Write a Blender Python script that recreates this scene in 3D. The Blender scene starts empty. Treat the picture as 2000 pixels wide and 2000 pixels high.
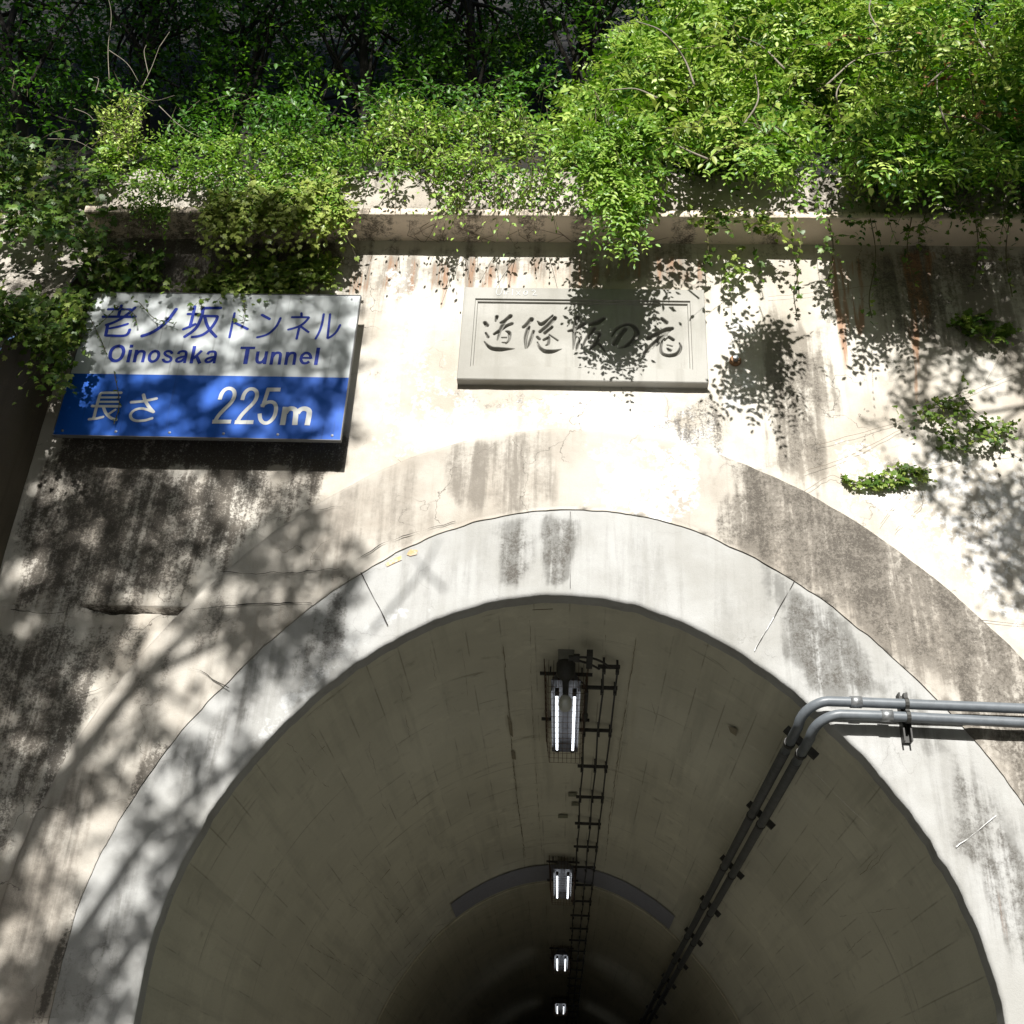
import bpy, math, random
import numpy as np
from mathutils import Matrix, Vector

# ------------------------------------------------------------------ camera, world, sun, exposure
SC = bpy.context.scene
COL = SC.collection
rng = np.random.default_rng(11)
random.seed(11)
FPX, YAW, PITCH, ROLL = (2273.0555461, -0.05918677457, 0.52059162911, 0.05071306594)
CAM = np.array([0.0, -7.0, 1.6])
cy, sy, cp, sp, cr, sr = math.cos(YAW), math.sin(YAW), math.cos(PITCH), math.sin(PITCH), math.cos(ROLL), math.sin(ROLL)
FWD = np.array([sy * cp, cy * cp, sp])
RT0 = np.array([cy, -sy, 0.0])
UP0 = np.cross(RT0, FWD)
RIGHT = RT0 * cr + UP0 * sr
UPV = -RT0 * sr + UP0 * cr
cam = bpy.data.cameras.new('camera')
cam.sensor_width = 36.0
cam.lens = 36.0 * FPX / 2000.0
cam.clip_start, cam.clip_end = 0.05, 600.0
cam_ob = bpy.data.objects.new('camera', cam)
COL.objects.link(cam_ob)
cam_ob.matrix_world = Matrix(((RIGHT[0], UPV[0], -FWD[0], CAM[0]), (RIGHT[1], UPV[1], -FWD[1], CAM[1]), (RIGHT[2], UPV[2], -FWD[2], CAM[2]), (0, 0, 0, 1)))
SC.camera = cam_ob

SUN_DIR = np.array([0.02, 1.0, -0.55])            # the way the light travels
TO_SUN = -SUN_DIR / np.linalg.norm(SUN_DIR)
SUN_EL = math.asin(TO_SUN[2])
world = bpy.data.worlds.new('World')
SC.world = world
world.use_nodes = True
wn = world.node_tree
sky = wn.nodes.new('ShaderNodeTexSky')
sky.sky_type = 'NISHITA'
sky.sun_disc = False
sky.sun_elevation = SUN_EL
sky.sun_rotation = math.atan2(TO_SUN[0], TO_SUN[1])
wn.links.new(sky.outputs[0], wn.nodes['Background'].inputs[0])
wn.nodes['Background'].inputs[1].default_value = 0.085
sun = bpy.data.lights.new('sun', 'SUN')
sun.energy = 5.0
sun.angle = math.radians(0.53)
sun.color = (1.0, 0.978, 0.938)
sun_ob = bpy.data.objects.new('sun', sun)
COL.objects.link(sun_ob)
sun_ob.location = (0, -20, 20)
sun_ob.rotation_euler = Vector(SUN_DIR).to_track_quat('-Z', 'Y').to_euler()
SC.view_settings.view_transform = 'Standard'
SC.view_settings.look = 'None'
SC.view_settings.gamma = 1.0
SC.view_settings.exposure = 0.8
SC.cycles.max_bounces = 8
SC.cycles.diffuse_bounces = 5
SC.cycles.transparent_max_bounces = 8
SC.cycles.use_denoising = True

# ------------------------------------------------------------------ measuring: photo pixel (2000 px frame) -> point on a real plane
def ray(px, py):
    return (px - 1000.0) / FPX * RIGHT + (1000.0 - py) / FPX * UPV + FWD
def on_y(px, py, y=0.0):
    d = ray(px, py)
    return CAM + d * ((y - CAM[1]) / d[1])
def on_z(px, py, z):
    d = ray(px, py)
    return CAM + d * ((z - CAM[2]) / d[2])
K = 2000.0 / 1932.0
def v(px, py, y=0.0):
    return on_y(px * K, py * K, y)
def poly_v(pts, y=0.0):
    return np.array([v(a, b, y)[[0, 2]] for a, b in pts])

# ------------------------------------------------------------------ object helpers
def link(o, parent=None):
    COL.objects.link(o)
    if parent is not None:
        o.parent = parent
        o.matrix_parent_inverse = Matrix.Translation(-parent.location)
    return o
def thing(name, label, cat, loc=(0, 0, 0), group=None):
    o = bpy.data.objects.new(name, None)
    o.location = loc
    o.empty_display_size = 0.2
    COL.objects.link(o)
    tag(o, label, cat, group)
    return o
def tag(o, label=None, cat=None, group=None, kind=None):
    if label: o['label'] = label
    if cat: o['category'] = cat
    if group: o['group'] = group
    if kind: o['kind'] = kind
    return o
def mesh(name, verts, faces, mat, parent=None, smooth=False, attrs=None, label=None, flat_counts=None):
    me = bpy.data.meshes.new(name)
    verts = np.asarray(verts, dtype=np.float32)
    if isinstance(faces, np.ndarray):
        n, k = faces.shape
        me.vertices.add(len(verts)); me.vertices.foreach_set('co', verts.ravel())
        me.loops.add(n * k); me.loops.foreach_set('vertex_index', faces.astype(np.int32).ravel())
        me.polygons.add(n); me.polygons.foreach_set('loop_start', np.arange(0, n * k, k, dtype=np.int32))
        me.polygons.foreach_set('loop_total', np.full(n, k, dtype=np.int32))
        me.update(calc_edges=True)
        me.validate()
    else:
        me.from_pydata([tuple(map(float, a)) for a in verts], [], [tuple(int(i) for i in f) for f in faces])
        me.update()
    if attrs:
        for an, arr in attrs.items():
            arr = np.asarray(arr, dtype=np.float32)
            if arr.ndim == 1:
                a = me.attributes.new(an, 'FLOAT', 'POINT'); a.data.foreach_set('value', arr)
            else:
                a = me.attributes.new(an, 'FLOAT_COLOR', 'POINT'); a.data.foreach_set('color', arr.ravel())
    if smooth:
        me.polygons.foreach_set('use_smooth', np.ones(len(me.polygons), dtype=bool))
    me.materials.append(mat)
    o = bpy.data.objects.new(name, me)
    if label: o['label'] = label
    link(o, parent)
    return o
class MB:
    """collects shapes into one mesh"""
    def __init__(s): s.v, s.f = [], []
    def add(s, vs, fs):
        b = len(s.v)
        s.v += [tuple(map(float, a)) for a in vs]
        s.f += [tuple(int(i) + b for i in f) for f in fs]
    def box(s, x0, x1, y0, y1, z0, z1):
        s.add([(x0, y0, z0), (x1, y0, z0), (x1, y1, z0), (x0, y1, z0), (x0, y0, z1), (x1, y0, z1), (x1, y1, z1), (x0, y1, z1)],
              [(0, 3, 2, 1), (4, 5, 6, 7), (0, 1, 5, 4), (1, 2, 6, 5), (2, 3, 7, 6), (3, 0, 4, 7)])
    def bar(s, a, b, w, h, up=(0, 0, 1)):
        a, b, up = np.array(a, float), np.array(b, float), np.array(up, float)
        d = b - a; d /= np.linalg.norm(d)
        sx = np.cross(d, up); sx /= np.linalg.norm(sx)
        sz = np.cross(sx, d)
        vs = [q + sx * i * w / 2 + sz * j * h / 2 for q in (a, b) for i, j in ((-1, -1), (1, -1), (1, 1), (-1, 1))]
        s.add(vs, [(3, 2, 1, 0), (4, 5, 6, 7), (0, 1, 5, 4), (1, 2, 6, 5), (2, 3, 7, 6), (3, 0, 4, 7)])
    def tube(s, pts, rad, seg=8, cap=True):
        P = np.array(pts, float); n = len(P)
        R = np.full(n, rad, float) if np.isscalar(rad) else np.array(rad, float)
        T = np.gradient(P, axis=0); T /= np.linalg.norm(T, axis=1)[:, None] + 1e-12
        ref = np.array([0, 0, 1.0]) if abs(T[0][2]) < 0.9 else np.array([1.0, 0, 0])
        a = np.cross(T[0], ref); a /= np.linalg.norm(a)
        vs = []
        ang = np.linspace(0, 2 * np.pi, seg, endpoint=False)
        for i in range(n):
            a = a - T[i] * np.dot(a, T[i]); a /= np.linalg.norm(a) + 1e-12
            b = np.cross(T[i], a)
            for t in ang: vs.append(P[i] + R[i] * (math.cos(t) * a + math.sin(t) * b))
        fs = [(i * seg + j, i * seg + (j + 1) % seg, (i + 1) * seg + (j + 1) % seg, (i + 1) * seg + j) for i in range(n - 1) for j in range(seg)]
        if cap:
            fs.append(tuple(range(seg - 1, -1, -1))); fs.append(tuple((n - 1) * seg + j for j in range(seg)))
        s.add(vs, fs)
    def lathe(s, c, prof, axis=(0, 0, -1), seg=14):
        """prof: (distance along axis, radius)"""
        c, ax = np.array(c, float), np.array(axis, float)
        s.tube([c + ax * t for t, r in prof], [max(r, 1e-4) for t, r in prof], seg)
    def build(s, name, mat, parent=None, smooth=False, label=None):
        return mesh(name, s.v, s.f, mat, parent, smooth, label=label)
def catmull(P, n=8):
    P = np.array(P, float)
    if len(P) < 3: return np.stack([P[0] + (P[-1] - P[0]) * t for t in np.linspace(0, 1, n + 1)])
    Q = np.vstack([2 * P[0] - P[1], P, 2 * P[-1] - P[-2]])
    out = []
    for i in range(1, len(Q) - 2):
        for t in np.linspace(0, 1, n, endpoint=False):
            a, b, c, d = Q[i - 1], Q[i], Q[i + 1], Q[i + 2]
            out.append(0.5 * (2 * b + (c - a) * t + (2 * a - 5 * b + 4 * c - d) * t * t + (3 * b - a - 3 * c + d) * t ** 3))
    out.append(P[-1])
    return np.array(out)

# ------------------------------------------------------------------ node helpers
def new_mat(name):
    m = bpy.data.materials.new(name)
    m.use_nodes = True
    nt = m.node_tree
    return m, nt, nt.nodes['Principled BSDF']
class N:
    def __init__(s, nt): s.nt = nt
    def put(s, sock, val):
        if hasattr(val, 'links') or isinstance(val, bpy.types.NodeSocket): s.nt.links.new(val, sock)
        else: sock.default_value = val
    def math(s, op, a, b=None, c=None, clamp=False):
        n = s.nt.nodes.new('ShaderNodeMath'); n.operation = op; n.use_clamp = clamp
        for i, x in enumerate((a, b, c)):
            if x is not None: s.put(n.inputs[i], x)
        return n.outputs[0]
    def noise(s, vec, scale, detail=4, rough=0.6, dist=0.0):
        n = s.nt.nodes.new('ShaderNodeTexNoise')
        n.inputs['Scale'].default_value = scale; n.inputs['Detail'].default_value = detail
        n.inputs['Roughness'].default_value = rough; n.inputs['Distortion'].default_value = dist
        if vec is not None: s.nt.links.new(vec, n.inputs['Vector'])
        return n.outputs['Fac']
    def voro(s, vec, scale, feature='F1'):
        n = s.nt.nodes.new('ShaderNodeTexVoronoi'); n.feature = feature
        n.inputs['Scale'].default_value = scale
        s.nt.links.new(vec, n.inputs['Vector'])
        return n.outputs['Distance']
    def scale(s, vec, xyz):
        n = s.nt.nodes.new('ShaderNodeMapping'); n.inputs['Scale'].default_value = xyz
        s.nt.links.new(vec, n.inputs['Vector'])
        return n.outputs[0]
    def step(s, x, lo, hi, a=0.0, b=1.0):
        n = s.nt.nodes.new('ShaderNodeMapRange'); n.interpolation_type = 'SMOOTHSTEP'
        s.put(n.inputs[0], x)
        for i, q in enumerate((lo, hi, a, b)): n.inputs[i + 1].default_value = q
        return n.outputs[0]
    def mix(s, f, a, b, mode='MIX'):
        n = s.nt.nodes.new('ShaderNodeMix'); n.data_type = 'RGBA'; n.blend_type = mode
        s.put(n.inputs[0], f)
        for i, x in ((6, a), (7, b)):
            if isinstance(x, (tuple, list)): n.inputs[i].default_value = (*x[:3], 1)
            else: s.nt.links.new(x, n.inputs[i])
        return n.outputs[2]
    def attr(s, name):
        n = s.nt.nodes.new('ShaderNodeAttribute'); n.attribute_name = name
        return n
    def pos(s):
        return s.nt.nodes.new('ShaderNodeNewGeometry').outputs['Position']
    def bump(s, h, strength, dist, normal=None):
        n = s.nt.nodes.new('ShaderNodeBump'); n.inputs['Strength'].default_value = strength; n.inputs['Distance'].default_value = dist
        s.nt.links.new(h, n.inputs['Height'])
        if normal is not None: s.nt.links.new(normal, n.inputs['Normal'])
        return n.outputs[0]

def concrete(name, base, wash, grime=(0.065, 0.057, 0.048), bloom=(0.72, 0.71, 0.69), rust=(0.30, 0.13, 0.05), wash_amt=0.5, mottle=0.25, bump=0.5, general=0.0, hair=0.0):
    """weathered cement; 'stain' attribute: R lichen, grime and some painted shade, G brown wash, B white bloom, A rust"""
    m, nt, bs = new_mat(name)
    n = N(nt)
    P = n.pos()
    at = n.attr('stain')
    sep = nt.nodes.new('ShaderNodeSeparateColor'); nt.links.new(at.outputs['Color'], sep.inputs[0])
    Rr, Gg, Bb, Aa = sep.outputs[0], sep.outputs[1], sep.outputs[2], at.outputs['Alpha']
    big = n.noise(P, 1.1, 5, 0.6)
    med = n.noise(P, 6.0, 6, 0.65)
    fine = n.noise(P, 70.0, 4, 0.75)
    grain = n.noise(P, 160.0, 2, 0.6)
    st = n.scale(P, (7.0, 7.0, 0.45))
    streak = n.noise(st, 1.6, 6, 0.62, 0.4)
    st2 = n.scale(P, (13.0, 13.0, 0.9))
    streak2 = n.noise(st2, 1.3, 4, 0.6, 0.3)
    # base and mottling
    c = n.mix(n.math('MULTIPLY', n.step(big, 0.38, 0.66), mottle * 1.6), base, wash)
    c = n.mix(n.math('MULTIPLY', n.step(streak, 0.48, 0.72), wash_amt), c, wash)
    # contrasty versions of the noises: stains break up into grains, runs and flakes
    fC, mC, sC, s2C = n.step(fine, .36, .64), n.step(med, .34, .66), n.step(streak, .36, .64), n.step(streak2, .36, .64)
    vC = n.step(n.noise(P, 26.0, 5, 0.72, 0.3), .36, .64)
    # brown wash, running down
    qg = n.math('ADD', n.math('MULTIPLY', sC, .55), n.math('ADD', n.math('MULTIPLY', s2C, .2), n.math('ADD', n.math('MULTIPLY', vC, .25), n.math('MULTIPLY', mC, .25))))
    g = n.step(n.math('MULTIPLY', Gg, qg), 0.12, 0.75)
    c = n.mix(n.math('MULTIPLY', g, 0.85), c, tuple(w * 0.50 for w in wash))
    # rust
    r = n.step(n.math('MULTIPLY', Aa, n.math('ADD', s2C, n.math('MULTIPLY', sC, 0.7))), 0.45, 1.2)
    c = n.mix(n.math('MULTIPLY', r, 0.75), c, rust)
    # white bloom
    b = n.step(n.math('MULTIPLY', Bb, n.math('ADD', mC, n.math('MULTIPLY', vC, 0.8))), 0.55, 1.15)
    c = n.mix(b, c, bloom)
    # grime: coarse speckle and runs, broken up by bright grains
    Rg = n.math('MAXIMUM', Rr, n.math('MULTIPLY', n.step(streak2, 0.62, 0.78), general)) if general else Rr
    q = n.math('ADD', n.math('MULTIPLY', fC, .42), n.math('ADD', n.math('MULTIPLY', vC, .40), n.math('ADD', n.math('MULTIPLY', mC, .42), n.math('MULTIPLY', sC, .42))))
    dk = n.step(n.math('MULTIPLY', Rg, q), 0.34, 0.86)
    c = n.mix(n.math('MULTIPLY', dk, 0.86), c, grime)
    flake = n.step(n.noise(P, 75.0, 3, 0.75), 0.58, 0.66)
    c = n.mix(n.math('MULTIPLY', n.math('MULTIPLY', flake, 0.5), Rr), c, tuple(x * .8 for x in base))
    if hair:                                                    # hairline crazing of the render, dark where it has opened
        vo = nt.nodes.new('ShaderNodeTexVoronoi'); vo.feature = 'DISTANCE_TO_EDGE'; vo.inputs['Scale'].default_value = 1.7
        wob = nt.nodes.new('ShaderNodeTexNoise'); wob.inputs['Scale'].default_value = 2.6; wob.inputs['Detail'].default_value = 6; nt.links.new(P, wob.inputs['Vector'])
        vm = nt.nodes.new('ShaderNodeVectorMath'); vm.operation = 'MULTIPLY_ADD'; vm.inputs[1].default_value = (.7, .7, .7)
        nt.links.new(wob.outputs['Color'], vm.inputs[0]); nt.links.new(P, vm.inputs[2]); nt.links.new(vm.outputs[0], vo.inputs['Vector'])
        ck = n.math('MULTIPLY', n.step(vo.outputs['Distance'], 0.007, 0.001), n.step(n.noise(P, 1.3, 4, .65), .48, .60))
        halo = n.math('MULTIPLY', n.step(vo.outputs['Distance'], 0.07, 0.0), n.step(n.noise(P, 1.9, 4, .65), .50, .66))
        c = n.mix(n.math('MULTIPLY', halo, .30 * hair), c, tuple(w * .6 for w in wash))
        c = n.mix(n.math('MULTIPLY', ck, .8 * hair), c, (0.07, 0.06, 0.05))
    # fine pits and grain
    pit = n.step(fine, 0.66, 0.76)
    c = n.mix(n.math('MULTIPLY', pit, n.math('ADD', n.math('MULTIPLY', Rr, 0.35), 0.10)), c, (0.10, 0.09, 0.08))
    c = n.mix(n.math('MULTIPLY', n.step(grain, 0.3, 0.7), 0.16), c, tuple(w * 0.75 for w in wash))
    nt.links.new(c, bs.inputs['Base Color'])
    bs.inputs['Roughness'].default_value = 0.9
    bs.inputs['Specular IOR Level'].default_value = 0.2
    h = n.math('ADD', n.math('MULTIPLY', fine, 0.6), n.math('ADD', n.math('MULTIPLY', med, 0.8), n.math('MULTIPLY', grain, 0.25)))
    amp = n.math('MULTIPLY', h, n.math('ADD', n.math('MULTIPLY', Rr, 1.2), 0.5))
    nt.links.new(n.bump(amp, bump, 0.012), bs.inputs['Normal'])
    return m
def plain(name, col, rough=0.6, metal=0.0, var=0.2, scale=25.0, bump=0.1, col2=None):
    m, nt, bs = new_mat(name)
    n = N(nt); P = n.pos()
    a = n.noise(P, scale, 5, 0.65)
    c2 = col2 or tuple(x * (1 - var) for x in col)
    nt.links.new(n.mix(n.step(a, 0.35, 0.68), col, c2), bs.inputs['Base Color'])
    bs.inputs['Roughness'].default_value = rough; bs.inputs['Metallic'].default_value = metal
    if bump: nt.links.new(n.bump(n.noise(P, scale * 4, 3), bump, 0.004), bs.inputs['Normal'])
    return m
def leaf_mat(name, dark, mid, light, trans=0.32, rough=0.42):
    m, nt, bs = new_mat(name)
    n = N(nt)
    t = n.attr('tint').outputs['Fac']
    ramp = nt.nodes.new('ShaderNodeValToRGB')
    e = ramp.color_ramp.elements
    e[0].position, e[0].color = 0.0, (*dark, 1)
    e[1].position, e[1].color = 1.0, (*light, 1)
    k = e.new(0.5); k.color = (*mid, 1)
    nt.links.new(t, ramp.inputs[0])
    nt.links.new(ramp.outputs[0], bs.inputs['Base Color'])
    bs.inputs['Roughness'].default_value = rough
    bs.inputs['Specular IOR Level'].default_value = 0.35
    tr = nt.nodes.new('ShaderNodeBsdfTranslucent')
    hs = nt.nodes.new('ShaderNodeHueSaturation'); hs.inputs['Saturation'].default_value = 1.1; hs.inputs['Value'].default_value = 1.5
    nt.links.new(ramp.outputs[0], hs.inputs['Color'])
    nt.links.new(hs.outputs[0], tr.inputs[0])
    mx = nt.nodes.new('ShaderNodeMixShader'); mx.inputs[0].default_value = trans
    nt.links.new(bs.outputs[0], mx.inputs[1]); nt.links.new(tr.outputs[0], mx.inputs[2])
    nt.links.new(mx.outputs[0], nt.nodes['Material Output'].inputs['Surface'])
    return m

# ------------------------------------------------------------------ numpy noise and stain masks
def vnoise(x, y, seed=0):
    xi, yi = np.floor(x).astype(np.int64), np.floor(y).astype(np.int64)
    fx, fy = x - xi, y - yi
    fx, fy = fx * fx * (3 - 2 * fx), fy * fy * (3 - 2 * fy)
    def h(a, b):
        n = (a * 374761393 + b * 668265263 + seed * 974711) & 0x7fffffff
        n = ((n ^ (n >> 13)) * 1274126177) & 0x7fffffff
        return ((n ^ (n >> 16)) & 0xffff) / 65535.0
    return (h(xi, yi) * (1 - fx) + h(xi + 1, yi) * fx) * (1 - fy) + (h(xi, yi + 1) * (1 - fx) + h(xi + 1, yi + 1) * fx) * fy
def fbm(x, y, seed=0, oct=4):
    s, a = 0.0, 0.5
    for i in range(oct):
        s = s + a * vnoise(x, y, seed + i); x, y, a = x * 2.03, y * 2.03, a * 0.5
    return s / (1 - 0.5 ** oct)
def poly_sd(X, Z, P):
    """signed distance, positive inside"""
    d = np.full(X.shape, 1e9); ins = np.zeros(X.shape, bool)
    n = len(P)
    for i in range(n):
        a, b = P[i], P[(i + 1) % n]
        ab = b - a
        t = np.clip(((X - a[0]) * ab[0] + (Z - a[1]) * ab[1]) / (ab @ ab + 1e-12), 0, 1)
        d = np.minimum(d, np.hypot(X - a[0] - t * ab[0], Z - a[1] - t * ab[1]))
        c = ((a[1] > Z) != (b[1] > Z)) & (X < (b[0] - a[0]) * (Z - a[1]) / (b[1] - a[1] + 1e-12) + a[0])
        ins ^= c
    return np.where(ins, d, -d)
def stains(X, Z, items, y=0.0):
    out = np.zeros((len(X), 4), np.float32)
    jx = (fbm(X * 5, Z * 2, 3, 5) - 0.5) * 0.42 + (fbm(X * 14, Z * 1.2, 13, 3) - 0.5) * 0.22
    for ch, st, soft, pts in items:
        sd = poly_sd(X, Z, poly_v(pts, y)) + jx * min(1, soft * 8)
        t = np.clip((sd + soft) / (2 * soft), 0, 1); t = t * t * (3 - 2 * t)
        out[:, ch] = np.maximum(out[:, ch], t * st)
    return out

# ------------------------------------------------------------------ arch outlines measured on the portal (cosine series about the spring centre)
ZC = 2.56
Y_RING, Y_SUR = -0.024, -0.038
INNER = [(245,1932),(300,1750),(350,1620),(430,1480),(560,1340),(700,1230),(850,1160),(950,1130),(1060,1122),(1160,1130),(1300,1180),(1450,1265),(1540,1340),(1650,1450),(1750,1590),(1830,1740),(1880,1850),(1915,1932)]
MID = [(85,1932),(120,1800),(180,1640),(340,1400),(430,1290),(520,1200),(590,1135),(690,1065),(800,1020),(950,965),(1060,957),(1200,975),(1300,1000),(1440,1070),(1530,1115),(1600,1165),(1700,1250),(1800,1345),(1932,1520)]
OUTER = [(0,1690),(60,1555),(100,1482),(260,1250),(340,1160),(440,1060),(560,965),(700,885),(870,840),(990,812),(1060,805),(1200,815),(1320,840),(1430,895),(1530,945),(1660,1010),(1760,1090),(1850,1160),(1932,1240)]
def fit_arch(px, y):
    w = poly_v(px, y)
    ph = np.arctan2(w[:, 0], w[:, 1] - ZC); r = np.hypot(w[:, 0], w[:, 1] - ZC)
    B = lambda p: np.stack([np.ones_like(p), np.sin(p), np.cos(p), np.cos(2 * p), np.cos(4 * p), np.sin(2 * p)], 1)
    reg = np.diag([0, .02, .05, .2, .2, .3])
    A = B(ph)
    c = np.linalg.solve(A.T @ A + reg, A.T @ r)
    def f(p):
        p = np.clip(np.atleast_1d(np.asarray(p, float)), -1.62, 1.62)
        return (B(p.ravel()) @ c).reshape(p.shape)
    return f
R_IN, R_MID, R_OUT = fit_arch(INNER, Y_RING), fit_arch(MID, Y_SUR), fit_arch(OUTER, Y_SUR)
NPH = 300
PHI = np.linspace(-math.pi / 2, math.pi / 2, NPH)
NLEG = 50
def contour(rf, extra=0.0, jit=0.0, seed=0):
    r = rf(PHI) + extra
    if jit: r = r + (fbm(PHI * 22, PHI * 0 + 3.3, seed, 5) - 0.5) * jit
    x, z = r * np.sin(PHI), ZC + r * np.cos(PHI)
    lz = np.linspace(-0.05, ZC, NLEG, endpoint=False)
    return np.vstack([np.stack([np.full(NLEG, x[0]), lz], 1), np.stack([x, z], 1), np.stack([np.full(NLEG, x[-1]), lz[::-1]], 1)])
def inside_arch(rf, X, Z, extra):
    ph = np.arctan2(X, Z - ZC)
    up = np.hypot(X, Z - ZC) < rf(np.clip(ph, -math.pi / 2, math.pi / 2)) + extra
    lo = (X > -rf(-math.pi / 2)[0] - extra) & (X < rf(math.pi / 2)[0] + extra)
    return np.where(Z > ZC, up, lo)
def ring_face(name, ci, co, y, n, mat, parent, items, depth_in, depth_out, rough=0.004):
    m = len(ci)
    t = np.linspace(0, 1, n)
    # from the inner soffit edge, over the face, to the outer side edge
    XY = [np.stack([ci[:, 0], np.full(m, y + d), ci[:, 1]], 1) for d in np.linspace(depth_in, 0, 6)[:-1]]
    for k in t:
        q = ci + (co - ci) * k
        yy = y + (fbm(q[:, 0] * 9, q[:, 1] * 9, 7) - 0.5) * rough * 2
        if k in (0.0, 1.0): yy = yy + 0.006
        XY.append(np.stack([q[:, 0], yy, q[:, 1]], 1))
    XY += [np.stack([co[:, 0], np.full(m, y + d), co[:, 1]], 1) for d in np.linspace(0, depth_out, 4)[1:]]
    V = np.array(XY)
    rows = len(V)
    idx = np.arange(rows * m).reshape(rows, m)
    F = np.stack([idx[:-1, :-1], idx[:-1, 1:], idx[1:, 1:], idx[1:, :-1]], -1).reshape(-1, 4)
    V = V.reshape(-1, 3)
    return mesh(name, V, F, mat, parent, False, {'stain': stains(V[:, 0], V[:, 2], items, y)})

# ------------------------------------------------------------------ materials of the portal
M_WALL = concrete('headwall_plaster', (0.58, 0.55, 0.49), (0.40, 0.355, 0.295), wash_amt=0.55, mottle=0.6, bump=0.7, hair=1.0)
M_RING = concrete('ring_concrete', (0.40, 0.40, 0.39), (0.30, 0.295, 0.275), wash_amt=0.5, mottle=0.55, bump=0.4, hair=0.35, bloom=(0.47, 0.475, 0.47))
M_SUR = concrete('surround_render', (0.47, 0.44, 0.39), (0.33, 0.295, 0.25), wash_amt=0.5, mottle=0.6, bump=0.7, hair=0.9)
M_CORN = concrete('cornice_plaster', (0.76, 0.65, 0.53), (0.64, 0.53, 0.43), wash_amt=0.3, bump=0.3)
M_PARA = concrete('parapet_concrete', (0.46, 0.42, 0.37), (0.33, 0.29, 0.24), wash_amt=0.4, mottle=0.5, bump=0.9)
M_LINE = None
M_CRACK = plain('crack_dark', (0.035, 0.03, 0.026), 0.95, bump=0)
M_WHITE_VEIN = plain('lime_vein', (0.75, 0.75, 0.74), 0.9, bump=0)

# ------------------------------------------------------------------ ground (below the frame, lights the vault)
M_SOIL = plain('forest_soil', (0.014, 0.012, 0.008), 0.95, var=0.5, scale=3, bump=0.4)
M_ROAD = plain('asphalt', (0.14, 0.135, 0.12), 0.85, var=0.3, scale=30, bump=0.4)
g = MB(); g.add([(-300, -300, 0), (300, -300, 0), (300, 300, 0), (-300, 300, 0)], [(0, 1, 2, 3)])
tag(g.build('ground', M_SOIL), kind='structure')
g = MB(); g.add([(-3.4, -120, 0.004), (3.4, -120, 0.004), (2.6, -2, 0.004), (2.35, 0.5, 0.004), (2.35, 240, 0.004), (-2.35, 240, 0.004), (-2.35, 0.5, 0.004), (-2.6, -2, 0.004)], [(0, 1, 2, 3, 4, 5, 6, 7)])
tag(g.build('road', M_ROAD), kind='structure')
M_LINE_PAINT = plain('road_paint', (0.75, 0.75, 0.72), 0.7, bump=0)
g = MB()
for x in (-1.95, 1.95): g.add([(x - .07, -100, .008), (x + .07, -100, .008), (x + .07, 230, .008), (x - .07, 230, .008)], [(0, 1, 2, 3)])
tag(g.build('road_marking', M_LINE_PAINT), kind='structure')

# hillside: steep wooded cutting above the portal and round its flanks
def hill_h(X, Y):
    base = 8.25 + 1.75 * np.maximum(Y - 0.55, 0) ** 1.0
    top = 36 + 0.45 * np.maximum(Y - 17, 0)
    h = np.minimum(base, top)
    return h + (fbm(X * 0.9, Y * 0.9, 21) - 0.5) * 0.5
nx, ny = 130, 110
gx = np.linspace(-34, 34, nx)
gy = 0.3 + 90 * np.linspace(0, 1, ny) ** 2.4
GX, GY = np.meshgrid(gx, gy)
H = hill_h(GX, GY)
idx = np.arange(nx * ny).reshape(ny, nx)
F = np.stack([idx[:-1, :-1], idx[:-1, 1:], idx[1:, 1:], idx[1:, :-1]], -1).reshape(-1, 4)
tag(mesh('hillside', np.stack([GX, GY, H], -1).reshape(-1, 3), F, M_SOIL, None, True), kind='structure')

# unseen valley banks and far slope behind the viewer, added to block low sky
M_VALLEY = plain('sky_block_slope', (0.022, 0.034, 0.012), 0.95, var=0.6, scale=1.2, bump=0.6)
gx = np.concatenate([np.linspace(-110, -7.6, 40), np.linspace(7.6, 110, 40)])
gy = np.linspace(-150, -1.2, 70)
GX, GY = np.meshgrid(gx, gy)
H = np.maximum(np.minimum(1.9 * (np.abs(GX) - 7.6), 36), np.minimum(.47 * np.maximum(-GY - 24, 0), 50))
H = H + (fbm(GX * .4, GY * .4, 25) - .5) * 2.0 * np.clip((np.abs(GX) - 7.6) / 4 + np.maximum(-GY - 24, 0) / 6, 0, 1)
H = H - 0.05
idx = np.arange(GX.size).reshape(GX.shape)
F = np.stack([idx[:-1, :-1], idx[:-1, 1:], idx[1:, 1:], idx[1:, :-1]], -1).reshape(-1, 4)
tag(mesh('hillside', np.stack([GX, GY, H], -1).reshape(-1, 3), F, M_VALLEY, None, True), kind='structure')

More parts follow.
